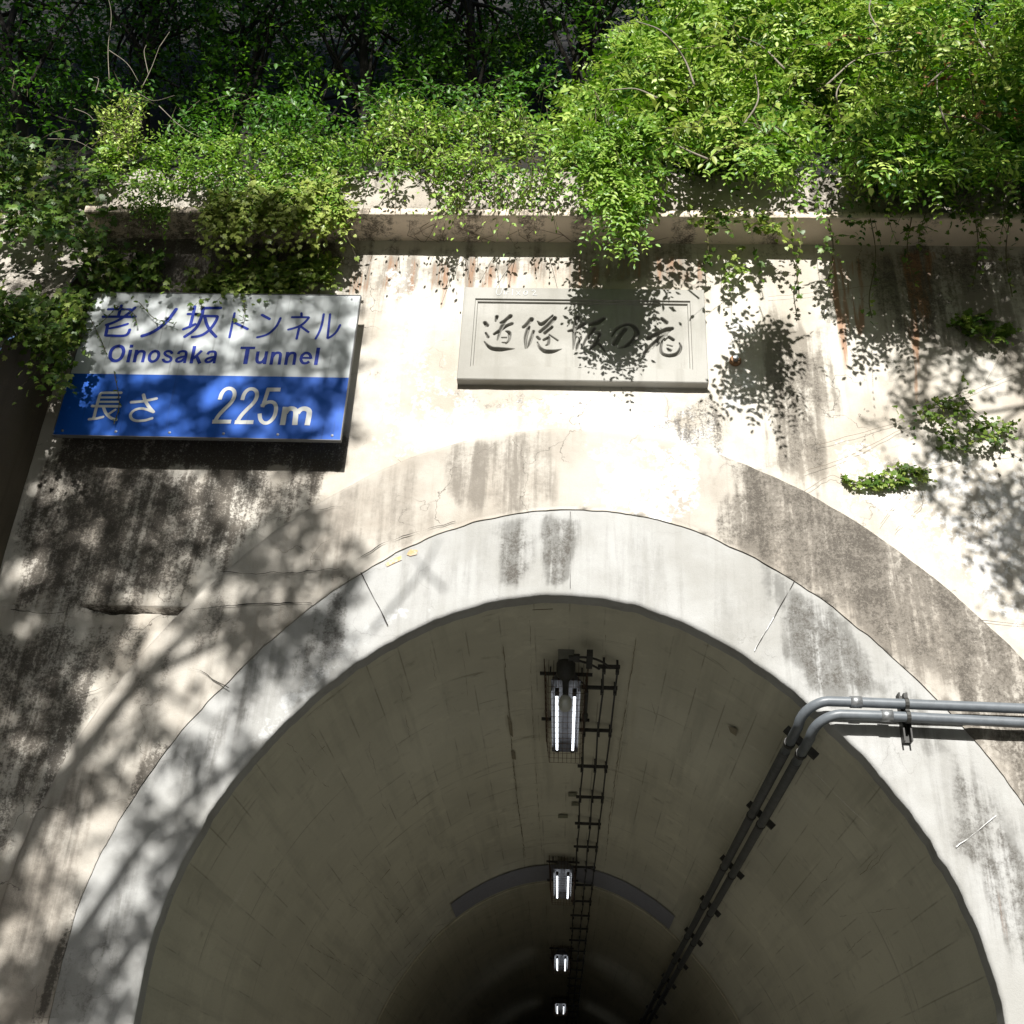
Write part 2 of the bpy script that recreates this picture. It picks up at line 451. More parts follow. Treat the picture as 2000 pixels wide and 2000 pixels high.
# ------------------------------------------------------------------ the portal
portal = thing('tunnel_portal', 'weathered cream concrete tunnel portal with a horseshoe arch and a cornice', 'tunnel portal', (0, 0, 0))
XL, XR = v(75, 830)[0], 9.0
Z_CORN = v(900, 456, 0)[2]
WALL_ST_SHADE = [
    (0, 1.5, 0.05, [(120,790),(600,800),(655,830),(640,885),(560,890),(100,880)]),  # grime plus the sign's cast shadow, painted into the wall colour
    (1, 1.5, 0.05, [(120,790),(650,800),(655,880),(100,880)]),  # brown wash deepening the same painted sign shadow
    (1, 1.2, 0.06, [(150,450),(640,450),(640,500),(560,570),(150,570)]),
    (1, 0.75, 0.20, [(60,840),(610,880),(600,950),(450,1050),(340,1160),(0,1165),(40,960)]),
    (0, 0.84, 0.22, [(60,840),(610,880),(600,950),(450,1050),(340,1160),(0,1165),(40,960)]),
    (0, 0.95, 0.10, [(400,870),(560,885),(470,1000),(330,1090),(300,960)]),
    (0, 0.72, 0.14, [(0,1180),(330,1165),(250,1250),(160,1390),(80,1480),(0,1650),(-200,1700),(-200,1200)]),
    (0, 1.25, 0.05, [(182,1175),(222,1175),(205,1250),(160,1330),(110,1480),(60,1560),(90,1420),(150,1300)]),
    (1, 0.70, 0.10, [(0,1200),(120,1180),(130,1330),(60,1480),(-100,1560)]),
    (1, 1.25, 0.12, [(1440,600),(1545,620),(1575,900),(1545,935),(1450,880),(1425,760)]),
    (0, 0.60, 0.10, [(1450,640),(1550,640),(1570,900),(1440,880)]),
    (0, 0.78, 0.08, [(1290,745),(1345,745),(1380,860),(1440,890),(1430,905),(1320,845),(1250,800)]),
    (0, 0.55, 0.06, [(860,740),(1010,740),(990,775),(900,800)]),
    (1, 0.6, 0.10, [(640,490),(760,490),(730,640),(690,700),(660,600)]),
    (3, 0.75, 0.05, [(815,485),(870,485),(850,580),(825,590)]),
    (1, 1.0, 0.09, [(640,482),(1330,488),(1330,522),(1180,540),(1000,520),(860,545),(640,560)]),
    (3, 0.62, 0.10, [(640,482),(1330,488),(1330,530),(640,570)]),
    (1, 0.65, 0.06, [(1010,490),(1330,490),(1330,540),(1010,535)]),
    (3, 0.60, 0.05, [(1040,490),(1110,490),(1090,530),(1050,525)]),
    (3, 0.95, 0.05, [(1560,480),(1640,480),(1625,620),(1610,720),(1585,700),(1570,600)]),
    (3, 1.0, 0.05, [(1690,480),(1760,480),(1745,640),(1730,760),(1715,640)]),
    (0, 0.62, 0.10, [(1540,470),(2100,470),(2100,560),(1850,560),(1760,640),(1700,640),(1600,520)]),
    (1, 1.0, 0.12, [(1600,470),(2100,470),(2100,700),(1700,640)]),
    (0, 1.1, 0.06, [(150,450),(640,450),(640,490),(560,560),(150,560)]),
    (1, 0.6, 0.08, [(600,460),(1340,460),(1340,492),(600,490)]),
    (0, 0.5, 0.05, [(640,462),(1700,470),(1700,484),(640,484)]),
    (2, 0.8, 0.10, [(1350,560),(1430,600),(1450,840),(1490,900),(1420,860),(1370,780)]),
    (2, 0.95, 0.15, [(880,745),(1330,735),(1340,790),(1440,900),(1500,1000),(1300,850),(1060,805),(900,830),(800,840)]),
    (2, 0.9, 0.15, [(1560,820),(1800,860),(2000,900),(2100,1300),(1932,1230),(1700,1020),(1560,930)]),
    (2, 0.7, 0.12, [(700,500),(800,500),(860,760),(1000,800),(1300,760),(1300,830),(900,835),(700,860)]),
    (3, 0.85, 0.025, [(1340,720),(1352,720),(1358,760),(1345,760)]),
]
SLZ1, SLZ0 = v(240, 1143)[2], v(240, 1158)[2]
SLX0, SLX1 = v(140, 1150)[0], v(352, 1150)[0] + .06
xs = np.arange(XL - 0.056, XR, 0.028)
zs = np.arange(-0.1, Z_CORN + 0.02, 0.028)
zs = np.sort(np.concatenate([zs[(zs < SLZ0 - .02) | (zs > SLZ1 + .02)], np.linspace(SLZ0 - .012, SLZ1 + .012, 11), [SLZ0 - .018, SLZ1 + .018]]))
WX, WZ = np.meshgrid(xs, zs)
WXf, WZf = WX.ravel(), WZ.ravel()
WY = (fbm(WXf * 1.3, WZf * 1.3, 5) - 0.5) * 0.02 + (fbm(WXf * 12, WZf * 12, 9) - 0.5) * 0.008
# a slot where the cast ledge has broken off beside the arch
e_ = (fbm(WXf * 9, WXf * 0 + 2.2, 15) - .5) * .03
WY = WY + np.where((WXf > SLX0) & (WXf < SLX1) & (WZf < SLZ1) & (WZf > SLZ0 + e_ + .05 * np.clip((SLX0 + .25 - WXf) / .25, 0, 1)), 0.2, 0)
SLOT = WY > 0.1
idx = np.arange(WX.size).reshape(WX.shape)
cx, cz = (WX[:-1, :-1] + WX[1:, 1:]) / 2, (WZ[:-1, :-1] + WZ[1:, 1:]) / 2
keep = ~inside_arch(R_OUT, cx, cz, -0.08)
F = np.stack([idx[:-1, :-1], idx[:-1, 1:], idx[1:, 1:], idx[1:, :-1]], -1)[keep]
wst = stains(WXf, WZf, WALL_ST_SHADE); wst[SLOT, 0] = 1.6; wst[SLOT, 1] = 1.6  # slot colour darkened through the stain channels to paint in its deep shade
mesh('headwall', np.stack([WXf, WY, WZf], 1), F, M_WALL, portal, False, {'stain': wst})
SUR_ST = [
    (0, 0.66, 0.14, [(1335,825),(1450,860),(1700,970),(1980,1200),(2300,1560),(2300,1932),(1932,1510),(1800,1340),(1640,1190),(1440,1060),(1360,1010),(1370,930)]),
    (1, 1.6, 0.12, [(1350,820),(1480,860),(1710,970),(1980,1200),(1950,1400),(1760,1310),(1560,1120),(1400,1040),(1380,930)]),
    (1, 1.3, 0.12, [(1600,1150),(1932,1400),(2300,1900),(2000,1600),(1700,1260)]),
    (1, 0.75, 0.08, [(820,850),(880,838),(1040,805),(1060,950),(950,965),(870,960),(830,930)]),
    (0, 0.38, 0.07, [(825,855),(905,838),(910,880),(840,890)]),
    (2, 0.9, 0.08, [(1085,806),(1310,842),(1330,930),(1280,990),(1100,955)]),
    (1, 0.5, 0.10, [(600,950),(800,860),(830,1000),(690,1060),(600,1110)]),
    (0, 0.5, 0.14, [(340,1160),(420,1080),(500,1060),(460,1200),(360,1290),(260,1400),(230,1290)]),
    (0, 0.34, 0.12, [(250,1260),(370,1290),(300,1390),(200,1500),(120,1600),(30,1800),(-100,1932),(-100,1800),(60,1560)]),
    (0, 0.28, 0.16, [(100,1500),(300,1380),(260,1470),(120,1740),(60,1932),(-200,1932),(0,1690)]),
    (1, 0.65, 0.12, [(100,1480),(330,1380),(200,1560),(100,1800),(-100,1932)]),
    (2, 0.6, 0.08, [(270,1260),(330,1265),(320,1330),(280,1320)]),
    (0, 0.9, 0.03, [(270,1440),(300,1400),(330,1400),(220,1570),(120,1800),(80,1932),(60,1932),(100,1800),(190,1610)]),
]
RING_ST = [
    (1, 0.32, 0.25, [(690,1060),(930,970),(1200,975),(1440,1075),(1640,1190),(1932,1500),(2000,1932),(1900,1932),(1540,1340),(1060,1120),(700,1230),(500,1400),(330,1600),(240,1932),(80,1932),(300,1430)]),
    (0, 0.24, 0.2, [(690,1060),(930,970),(1100,965),(1440,1075),(1640,1190),(1932,1500),(2000,1932),(1900,1932),(1540,1340),(1060,1120),(700,1230),(500,1400),(330,1600),(240,1932),(80,1932),(300,1430)]),
    (0, 0.62, 0.05, [(930,1010),(985,990),(990,1060),(985,1110),(950,1105),(940,1060)]),
    (1, 0.95, 0.06, [(930,990),(990,985),(995,1060),(980,1110),(940,1105)]),
    (0, 0.62, 0.05, [(1030,980),(1080,985),(1085,1100),(1035,1105),(1025,1050)]),
    (1, 1.1, 0.05, [(1028,975),(1085,980),(1090,1100),(1030,1105)]),
    (0, 0.6, 0.09, [(1500,1125),(1590,1170),(1650,1290),(1600,1310),(1540,1300),(1500,1230),(1480,1180)]),
    (1, 1.1, 0.08, [(1495,1120),(1600,1170),(1660,1300),(1560,1330),(1490,1220)]),
    (1, 0.8, 0.05, [(1440,1060),(1490,1100),(1480,1150),(1450,1130)]),
    (1, 0.8, 0.08, [(1680,1260),(1740,1310),(1790,1420),(1740,1420),(1700,1330)]),
    (0, 0.55, 0.12, [(1800,1430),(1860,1500),(1960,1640),(2050,1932),(1960,1932),(1890,1760),(1830,1600)]),
    (1, 0.75, 0.12, [(1800,1430),(1932,1560),(2000,1932),(1930,1932),(1850,1650)]),
    (3, 0.5, 0.05, [(1850,1630),(1900,1700),(1940,1800),(1920,1830),(1870,1720)]),
    (2, 0.85, 0.05, [(730,1148),(850,1122),(850,1140),(740,1180),(700,1210),(560,1330),(470,1420),(440,1450),(460,1400),(560,1290),(660,1200)]),
    (2, 0.9, 0.05, [(1560,1425),(1700,1600),(1760,1650),(1830,1790),(1800,1760),(1700,1560)]),
    (0, 0.5, 0.10, [(590,1140),(680,1080),(700,1200),(600,1290),(520,1280)]),
    (0, 0.45, 0.11, [(360,1400),(440,1300),(470,1340),(400,1450),(330,1540),(300,1560)]),
    (1, 0.7, 0.10, [(340,1420),(440,1290),(500,1240),(470,1360),(380,1500),(300,1560)]),
    (0, 0.45, 0.10, [(60,1932),(170,1690),(210,1700),(150,1932)]),
    (1, 0.55, 0.10, [(220,1700),(330,1540),(350,1560),(260,1740),(230,1932),(200,1932)]),
]
c_in, c_in_jit = contour(R_IN), contour(R_IN, 0, 0.028, 31)
c_mid, c_mid_j = contour(R_MID, 0.05), contour(R_MID, 0.0, 0.028, 33)
c_out = contour(R_OUT, 0, 0.02, 35)
ring_face('arch_ring', c_in_jit, c_mid, Y_RING, 26, M_RING, portal, RING_ST, 0.13, 0.0, 0.003)
ring_face('arch_surround', c_mid_j, c_out, Y_SUR, 26, M_SUR, portal, SUR_ST, 0.022, 0.08, 0.006)

# cornice: lip, cove and undercut, wrapping the pier at the left
def extrude_x(name, prof, x0, x1, n, mat, parent, items, rough=0.008, yref=0.0, seed=0):
    pr = np.array(prof, float)
    seg = []
    for a, b in zip(pr[:-1], pr[1:]):
        k = max(1, int(np.hypot(*(b - a)) / 0.04))
        seg += [a + (b - a) * t for t in np.linspace(0, 1, k, endpoint=False)]
    seg.append(pr[-1]); seg = np.array(seg)
    X = np.linspace(x0, x1, n)
    V = np.stack([np.repeat(X[:, None], len(seg), 1), np.repeat(seg[None, :, 0], n, 0), np.repeat(seg[None, :, 1], n, 0)], -1)
    V[..., 1] += (fbm(V[..., 0] * 7, V[..., 2] * 7, seed + 40) - 0.5) * rough * 2
    V[..., 2] += (fbm(V[..., 0] * 7, V[..., 1] * 7 + V[..., 2] * 5, seed + 50) - 0.5) * rough * 2
    m = len(seg); idx = np.arange(n * m).reshape(n, m)
    F = np.stack([idx[:-1, :-1], idx[1:, :-1], idx[1:, 1:], idx[:-1, 1:]], -1).reshape(-1, 4)
    V = V.reshape(-1, 3)
    st = stains(V[:, 0], V[:, 2], items, yref) if items else np.zeros((len(V), 4))
    return mesh(name, V, F, mat, parent, False, {'stain': st})
LIP = 0.295
Z_LIP0 = v(900, 406, -LIP)[2]
Z_LIP1 = v(900, 398, -LIP)[2]
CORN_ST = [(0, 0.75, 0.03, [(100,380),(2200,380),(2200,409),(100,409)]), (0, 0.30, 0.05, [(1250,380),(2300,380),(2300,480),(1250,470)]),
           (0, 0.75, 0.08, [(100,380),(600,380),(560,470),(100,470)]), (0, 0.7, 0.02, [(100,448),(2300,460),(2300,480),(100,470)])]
extrude_x('cornice', [(0.03, Z_CORN), (-LIP + .004, Z_LIP0), (-LIP - 0.002, Z_LIP0 + 0.006), (-LIP - .002, Z_LIP1 + 0.018), (-LIP + .008, Z_LIP1 + .028), (-0.19, Z_LIP1 + 0.045)], XL - 0.02, XR, 330, M_CORN, portal, CORN_ST, 0.004, -LIP)
Z_PAR = v(800, 318, -0.2)[2]
PARA_ST = [(0, 0.7, 0.10, [(100,300),(2200,300),(2200,352),(100,345)]), (0, 0.55, 0.04, [(100,380),(2200,380),(2200,400),(100,400)]), (0, 0.6, 0.12, [(180,300),(650,300),(650,400),(180,400)]), (0, 0.7, 0.2, [(1500,300),(2200,300),(2200,400),(1500,400)])]
extrude_x('parapet', [(-0.2, Z_LIP1 + 0.02), (-0.185, Z_PAR - 0.02), (-0.15, Z_PAR), (0.9, Z_PAR + 0.03)], XL - 0.02, XR, 330, M_PARA, portal, PARA_ST, 0.016, -0.2, 5)
# stepped buttress on the left, rough and battered
extrude_x('buttress', [(-0.85, -0.05), (-0.80, 6.35), (-0.77, 6.45), (-0.34, 6.95), (-0.28, 7.0), (-0.24, 7.25), (-0.1, 7.75), (-0.02, 8.45), (0.6, 8.5)], -9.0, XL - 0.02, 150, M_PARA, portal,
          [(0, 0.7, 0.3, [(-800,400),(160,400),(130,2300),(-800,2300)])], 0.03, -0.5, 9)
b = MB()
b.add([(XL - 0.012, y, z) for y, z in [(-0.85, -0.05), (-0.80, 6.35), (-0.77, 6.45), (-0.34, 6.95), (-0.28, 7.0), (-0.24, 7.25), (-0.1, 7.75), (-0.02, 8.45), (0.6, 8.5), (0.6, -0.05)]], [tuple(range(10))])
bo = mesh('buttress_cheek', b.v, b.f, concrete('shaded_cheek_concrete', (0.13, 0.11, 0.085), (0.08, 0.068, 0.055), general=1.2, bump=0.9), portal, attrs={'stain': np.zeros((len(b.v), 4))})  # side face: its shade and grime are put into a darker concrete colour
# cracks and joints, as thin raised or sunken lines 3 mm proud of the face
def strip(mb, P, w, jit, normal_axis='y'):
    P = np.array(P, float)
    Q = [P[0]]
    for a, b2 in zip(P[:-1], P[1:]):
        k = max(2, int(np.linalg.norm(b2 - a) / 0.03))
        Q += [a + (b2 - a) * t for t in np.linspace(0, 1, k + 1)[1:]]
    Q = np.array(Q); n = len(Q)
    wv = w * np.clip(2.4 * (fbm(np.arange(n) * 0.30, np.full(n, Q[0, 0] * 7), 61) - 0.30), 0.02, 1.5)
    off = (fbm(np.arange(n) * 0.25, np.full(n, Q[0, 2] * 5), 63) - 0.5) * jit * 2 + (fbm(np.arange(n) * 0.8, np.full(n, 2.2), 67) - 0.5) * jit
    d = np.gradient(Q, axis=0); d /= np.linalg.norm(d, axis=1)[:, None] + 1e-9
    nrm = np.array([0, -1.0, 0]) if isinstance(normal_axis, str) else np.asarray(normal_axis)
    s = np.cross(d, np.broadcast_to(nrm, d.shape)); s /= np.linalg.norm(s, axis=1)[:, None] + 1e-9
    Q = Q + s * off[:, None]
    A, B = Q - s * wv[:, None] / 2, Q + s * wv[:, None] / 2
    mb.add(np.vstack([A, B]), [(i, i + 1, n + i + 1, n + i) for i in range(n - 1)])
def px2000(pts, y): return [on_y(a, b, y) for a, b in pts]
for pts, w, j in [([(352,1147),(420,1141),(470,1138),(520,1140)], .009, .02)]:
    cr1 = MB(); strip(cr1, [v(a, b, -0.012) for a, b in pts], w, j); cr1.build('crack', M_CRACK, portal)
for pts, w, j in [([(365,1150),(430,1141),(520,1139),(588,1139)], .010, .012), ([(415,1080),(500,1085),(560,1080),(640,1075)], .006, .03), ([(330,1255),(380,1260),(430,1300)], .007, .03),
                  ([(505,985),(560,965),(650,955)], .004, .02), ([(640,1075),(700,1040),(760,1010),(860,985)], .006, .02), ([(1540,1460),(1640,1560)], .002, .01)]:
    cr1 = MB(); strip(cr1, [v(a, b, Y_SUR - 0.012) for a, b in pts], w, j); cr1.build('crack', M_CRACK, portal)
for pts, w, j in [([(1500,1094),(1424,1228)], .007, .004), ([(678,1075),(732,1180)], .006, .004), ([(1076,965),(1076,1110)], .005, .003)]:
    cr1 = MB(); strip(cr1, [v(a, b, Y_RING - 0.008) for a, b in pts], w, j); cr1.build('crack', M_CRACK, portal)
for pts, w, j in [([(840,905),(900,902),(960,880)], .003, .03), 
                  ([(1850,1170),(1932,1178)], .006, .008), ([(740,860),(800,900)], .003, .03), ([(20,1150),(120,1158)], .008, .02), ([(120,1330),(240,1280)], .006, .03)]:
    cr1 = MB(); strip(cr1, [v(a, b, -0.018) for a, b in pts], w, j); cr1.build('crack', M_CRACK, portal)
for pts, w, j in [([(1424,1228),(1460,1165)], .007, .008), ([(1806,1600),(1880,1539)], .007, .012)]:
    cr2 = MB(); strip(cr2, [v(a, b, Y_RING - 0.011) for a, b in pts], w, j); cr2.build('lime_vein', M_WHITE_VEIN, portal)
# peeling orange paint on the ring
M_ORANGE = plain('faded_orange_paint', (0.62, 0.34, 0.14), 0.8, var=0.0, scale=40, col2=(0.55, 0.47, 0.38))
for pts in ([(727,1063),(745,1052),(757,1048),(758,1056),(744,1062),(730,1069)], [(767,1046),(775,1036),(788,1038),(786,1046),(774,1049)]):
    op = MB(); op.add([v(a, b, Y_RING - 0.0055) for a, b in pts], [tuple(range(len(pts)))]); op.build('paint_patch', M_ORANGE, portal)

# ------------------------------------------------------------------ tunnel lining
vault = thing('tunnel_lining', 'dim concrete barrel lining running back into the dark tunnel', 'tunnel lining', (0, 0.2, 0))
def lining_mat(name, base, soot):
    m, nt, bs = new_mat(name)
    n = N(nt); P = n.pos()
    big, med, fine = n.noise(P, 0.7, 5), n.noise(P, 5, 6, 0.65), n.noise(P, 60, 3)
    st = n.noise(n.scale(P, (5, 0.35, 5)), 1.5, 5)
    c = n.mix(n.step(big, 0.35, 0.7, 0, 0.7), base, tuple(x * 0.78 for x in base))
    c = n.mix(n.step(st, 0.48, 0.72, 0, 0.45), c, tuple(x * 0.6 for x in base))
    st2 = n.noise(n.scale(P, (0.5, 7, 0.5)), 1.2, 5)
    c = n.mix(n.step(st2, 0.55, 0.75, 0, 0.30), c, tuple(x * 0.66 for x in base))
    c = n.mix(n.step(n.noise(P, 2.3, 5, 0.7), 0.56, 0.72, 0, 0.35), c, tuple(min(1, x * 1.25) for x in base))
    c = n.mix(n.step(med, 0.58, 0.8, 0, 0.5), c, soot)
    # imprint of the formwork: long planks along the tunnel, pour joints across it
    sx = nt.nodes.new('ShaderNodeSeparateXYZ'); nt.links.new(P, sx.inputs[0])
    ang = n.math('MULTIPLY', n.math('ARCTAN2', sx.outputs[0], n.math('SUBTRACT', sx.outputs[2], ZC)), 2.4 / 0.24)
    plank = n.math('FLOOR', ang)
    yj = n.math('ADD', n.math('MULTIPLY', sx.outputs[1], 0.42), n.math('MULTIPLY', n.math('SINE', n.math('MULTIPLY', plank, 12.9)), 3.0))
    wn_ = nt.nodes.new('ShaderNodeTexWhiteNoise'); wn_.noise_dimensions = '2D'
    cb = nt.nodes.new('ShaderNodeCombineXYZ'); nt.links.new(plank, cb.inputs[0]); nt.links.new(n.math('FLOOR', yj), cb.inputs[1]); nt.links.new(cb.outputs[0], wn_.inputs['Vector'])
    c = n.mix(n.math('MULTIPLY', wn_.outputs['Value'], 0.22), c, tuple(x * 0.62 for x in base))
    edge = n.math('MINIMUM', n.math('FRACT', ang), n.math('SUBTRACT', 1.0, n.math('FRACT', ang)))
    e1 = n.math('MULTIPLY', n.step(edge, 0.035, 0.0), n.step(n.noise(P, 1.4, 4), 0.45, 0.62))
    edge2 = n.math('FRACT', n.math('MULTIPLY', n.math('ADD', sx.outputs[1], n.math('MULTIPLY', med, .02)), 0.55))
    e2 = n.math('MULTIPLY', n.step(edge2, 0.016, 0.0), n.step(n.noise(P, 2.0, 4), 0.46, 0.6))
    c = n.mix(n.math('MULTIPLY', n.math('MAXIMUM', e1, e2), 0.5), c, soot)
    leak = n.step(n.noise(n.scale(P, (1.2, 4.5, 0.5)), 1.4, 6, 0.7, 0.5), 0.60, 0.72)
    c = n.mix(n.math('MULTIPLY', leak, 0.5), c, soot)
    lime = n.math('MULTIPLY', n.step(n.noise(n.scale(P, (1.0, 3.5, 0.6)), 1.9, 6, 0.7, 0.4), 0.60, 0.70), n.step(fine, .4, .6))
    c = n.mix(n.math('MULTIPLY', lime, 0.4), c, (0.72, 0.70, 0.62))
    c = n.mix(n.step(fine, 0.62, 0.8, 0, 0.35), c, soot)
    nt.links.new(c, bs.inputs['Base Color']); bs.inputs['Roughness'].default_value = 0.85; bs.inputs['Specular IOR Level'].default_value = 0.08
    nt.links.new(n.bump(n.math('ADD', fine, med), 0.3, 0.008), bs.inputs['Normal'])
    return m
M_VAULT = lining_mat('lining_concrete', (0.60, 0.58, 0.47), (0.14, 0.12, 0.085))
M_VAULT2 = lining_mat('sooty_lining_concrete', (0.48, 0.45, 0.34), (0.14, 0.13, 0.09))
def sweep_vault(name, cfn_pts, ys, mat):
    m = len(cfn_pts)
    V = np.array([[(x, y, z) for x, z in cfn_pts] for y in ys])
    V[..., 0] += (fbm(V[..., 0] * 2 + 9, V[..., 1] * 1.3 + V[..., 2], 71) - 0.5) * 0.02
    V[..., 2] += (fbm(V[..., 0] * 2, V[..., 1] * 1.3 + 5, 73) - 0.5) * 0.02
    idx = np.arange(len(ys) * m).reshape(len(ys), m)
    F = np.stack([idx[:-1, :-1], idx[1:, :-1], idx[1:, 1:], idx[:-1, 1:]], -1).reshape(-1, 4)
    return mesh(name, V.reshape(-1, 3), F, mat, vault, True)
c_vault = contour(R_IN, 0.03)
c_vault2 = contour(R_IN, 0.022)
Z_CROWN = ZC + R_IN(0.0)[0] + 0.03
Y_BAND = on_z(1062, 1703, Z_CROWN)[1]
Y_BA, Y_BB = on_z(1062, 1686, Z_CROWN)[1], on_z(1062, 1716, Z_CROWN)[1]
sweep_vault('vault', c_vault, np.append(np.arange(0.09, Y_BB + 0.1, 0.15), Y_BB + 0.14), M_VAULT)
Y2 = Y_BB + 0.1
Ys2 = np.concatenate([np.arange(Y2, 40, 0.5), np.arange(40, 230, 5)])
sweep_vault('inner_vault', c_vault2, Ys2, M_VAULT2)
b = MB(); c_big = contour(R_IN, 0.25); n = len(c_big)
c_sm = contour(R_IN, 0.006)
b.add([(x, Y2 + 0.02, z) for x, z in c_sm] + [(x, Y2 + 0.02, z) for x, z in c_big], [(i, i + 1, n + i + 1, n + i) for i in range(n - 1)])
b.build('joint_face', M_VAULT2, vault)
# grey repair band across the crown
pb = np.linspace(-0.62, 0.62, 60)
rb = R_IN(pb) + 0.016
bx = np.stack([rb * np.sin(pb), ZC + rb * np.cos(pb)], 1)
b = MB()
n = len(pb)
b.add([(x, Y_BA, z) for x, z in bx] + [(x, Y_BB, z) for x, z in bx], [(i, n + i, n + i + 1, i + 1) for i in range(n - 1)])
b.build('repair_band', plain('grey_steel_sheet', (0.27, 0.27, 0.30), 0.6, var=0.15), vault)
# formwork seams and cracks in the lining
def on_vault(px, py, extra=0.012):
    """where the sight line meets the lining (measured once, kept as a point of the wall)"""
    d = ray(px, py)
    t = np.linspace(5, 40, 4000)
    P = CAM + t[:, None] * d / 1.0
    ph = np.arctan2(P[:, 0], P[:, 2] - ZC)
    r = np.hypot(P[:, 0], P[:, 2] - ZC)
    out = np.where(P[:, 2] > ZC, r > R_IN(ph) + extra, np.abs(P[:, 0]) > R_IN(math.pi / 2)[0] + extra) & (P[:, 1] > 0.25)
    i = int(np.argmax(out))
    return P[i]
def vault_strip(mb, pts, w, jit):
    jit = .004 + jit * .45; w = w * .62
    Q = np.array([on_vault(*p) for p in pts])
    c = np.array([0, Q[:, 1].mean(), ZC]); nn = c - Q.mean(0); nn /= np.linalg.norm(nn)
    strip(mb, Q, w, jit, nn)
M_DULL = plain('dull_lime', (0.5, 0.47, 0.38), 0.9, bump=0)
M_SEAM = plain('lining_seam', (0.24, 0.21, 0.145), 0.9, bump=0)
for pts, w, j in [
    ([(973,1186),(985,1290),(994,1380),(1001,1480),(1010,1560),(1026,1675)], .016, .006),
    ([(1040,1400),(1050,1560),(1059,1672)], .008, .006), ([(1034,1190),(1037,1300),(1040,1400)], .007, .005),
    ([(1246,1191),(1240,1260),(1223,1380),(1214,1430),(1190,1600),(1182,1690)], .014, .006),
    ([(1182,1240),(1183,1290)], .006, .004), ([(1146,1245),(1144,1262)], .006, .004),
    ([(890,1205),(905,1290),(915,1360)], .006, .01), ([(885,1380),(900,1400)], .010, .01),
    ([(1000,1350),(1035,1345)], .006, .004), ([(1046,1478),(1075,1477)], .006, .004),
    ([(560,1452),(640,1540)], .007, .03), ([(605,1430),(640,1475)], .006, .02), ([(690,1690),(790,1790)], .008, .02), ([(605,1848),(700,1900),(810,1964)], .012, .02),
    ([(800,1800),(760,1900),(785,1925)], .006, .02), ([(870,1890),(840,1980)], .006, .02), ([(750,1970),(780,2000)], .009, .02), ([(660,1755),(720,1790)], .007, .02),
    ([(1715,1670),(1680,1710)], .008, .02), ([(1775,1770),(1640,1790)], .005, .02), ([(1730,1830),(1770,1950),(1790,2000)], .008, .02), ([(1650,1670),(1560,1780)], .006, .03),
    ([(1740,1650),(1700,1700)], .006, .02), ([(1700,1815),(1650,1865)], .006, .02), ([(1350,1430),(1347,1470)], .006, .01), ([(1410,1410),(1402,1440)], .006, .01), ([(1350,1560),(1340,1670)], .005, .01),
    ([(1150,1380),(1150,1400)], .005, .01), ([(1270,1365),(1282,1400)], .006, .01), ([(720,1450),(745,1560),(760,1600)], .005, .03), ([(780,1340),(800,1440)], .005, .03), ([(840,1260),(850,1330)], .004, .03),
    ([(742,1720),(762,1697)], .05, .004), ([(772,1802),(798,1772)], .06, .004), ([(790,1852),(820,1822)], .06, .004), ([(796,1870),(835,1828)], .05, .004), ([(786,1895),(850,1818)], .05, .004), ([(765,1735),(778,1722)], .04, .004), ([(618,1472),(634,1458)], .05, .004), ([(770,1910),(812,1862)], .04, .004),
    ([(780,1985),(820,1890),(880,1800),(850,1810)], .012, .01)]:
    sm = MB(); vault_strip(sm, pts, w, j); sm.build('formwork_seam', M_SEAM, vault)
# gouged patches
for pts in ([(1038,1182),(1075,1180),(1080,1190),(1040,1192)], [(1422,1418),(1440,1424),(1438,1438),(1426,1430)], 
            [(990,1395),(1000,1412),(1002,1440),(996,1435)], [(998,1466),(1006,1468),(1008,1484),(1000,1482)]):
    Q = [on_vault(*p) for p in pts]
    sm = MB(); sm.add(Q, [tuple(range(len(Q)))]); sm.build('gouge', M_SEAM, vault)
for pts, w, j in [([(788,1675),(800,1700),(818,1735),(835,1775),(850,1805)], .012, .02), ([(728,1755),(745,1790),(765,1830),(772,1870),(783,1905)], .010, .02), ([(985,1400),(990,1420)], .006, .01)]:
    lv = MB(); vault_strip(lv, pts, w, j); lv.build('lime_vein', M_DULL, vault)
M_FILL = plain('dark_filler', (0.2, 0.2, 0.14), 0.8, bump=0)
for x0, y0, x1, y1 in ((1110,1549,1127,1556), (1116,1568,1131,1574), (1090,1591,1109,1598)):
    pt = MB(); pt.add([on_vault(a, b) for a, b in ((x0, y0), (x1, y0), (x1, y1), (x0, y1))], [(0, 1, 2, 3)]); pt.build('filler_patch', M_FILL, vault)

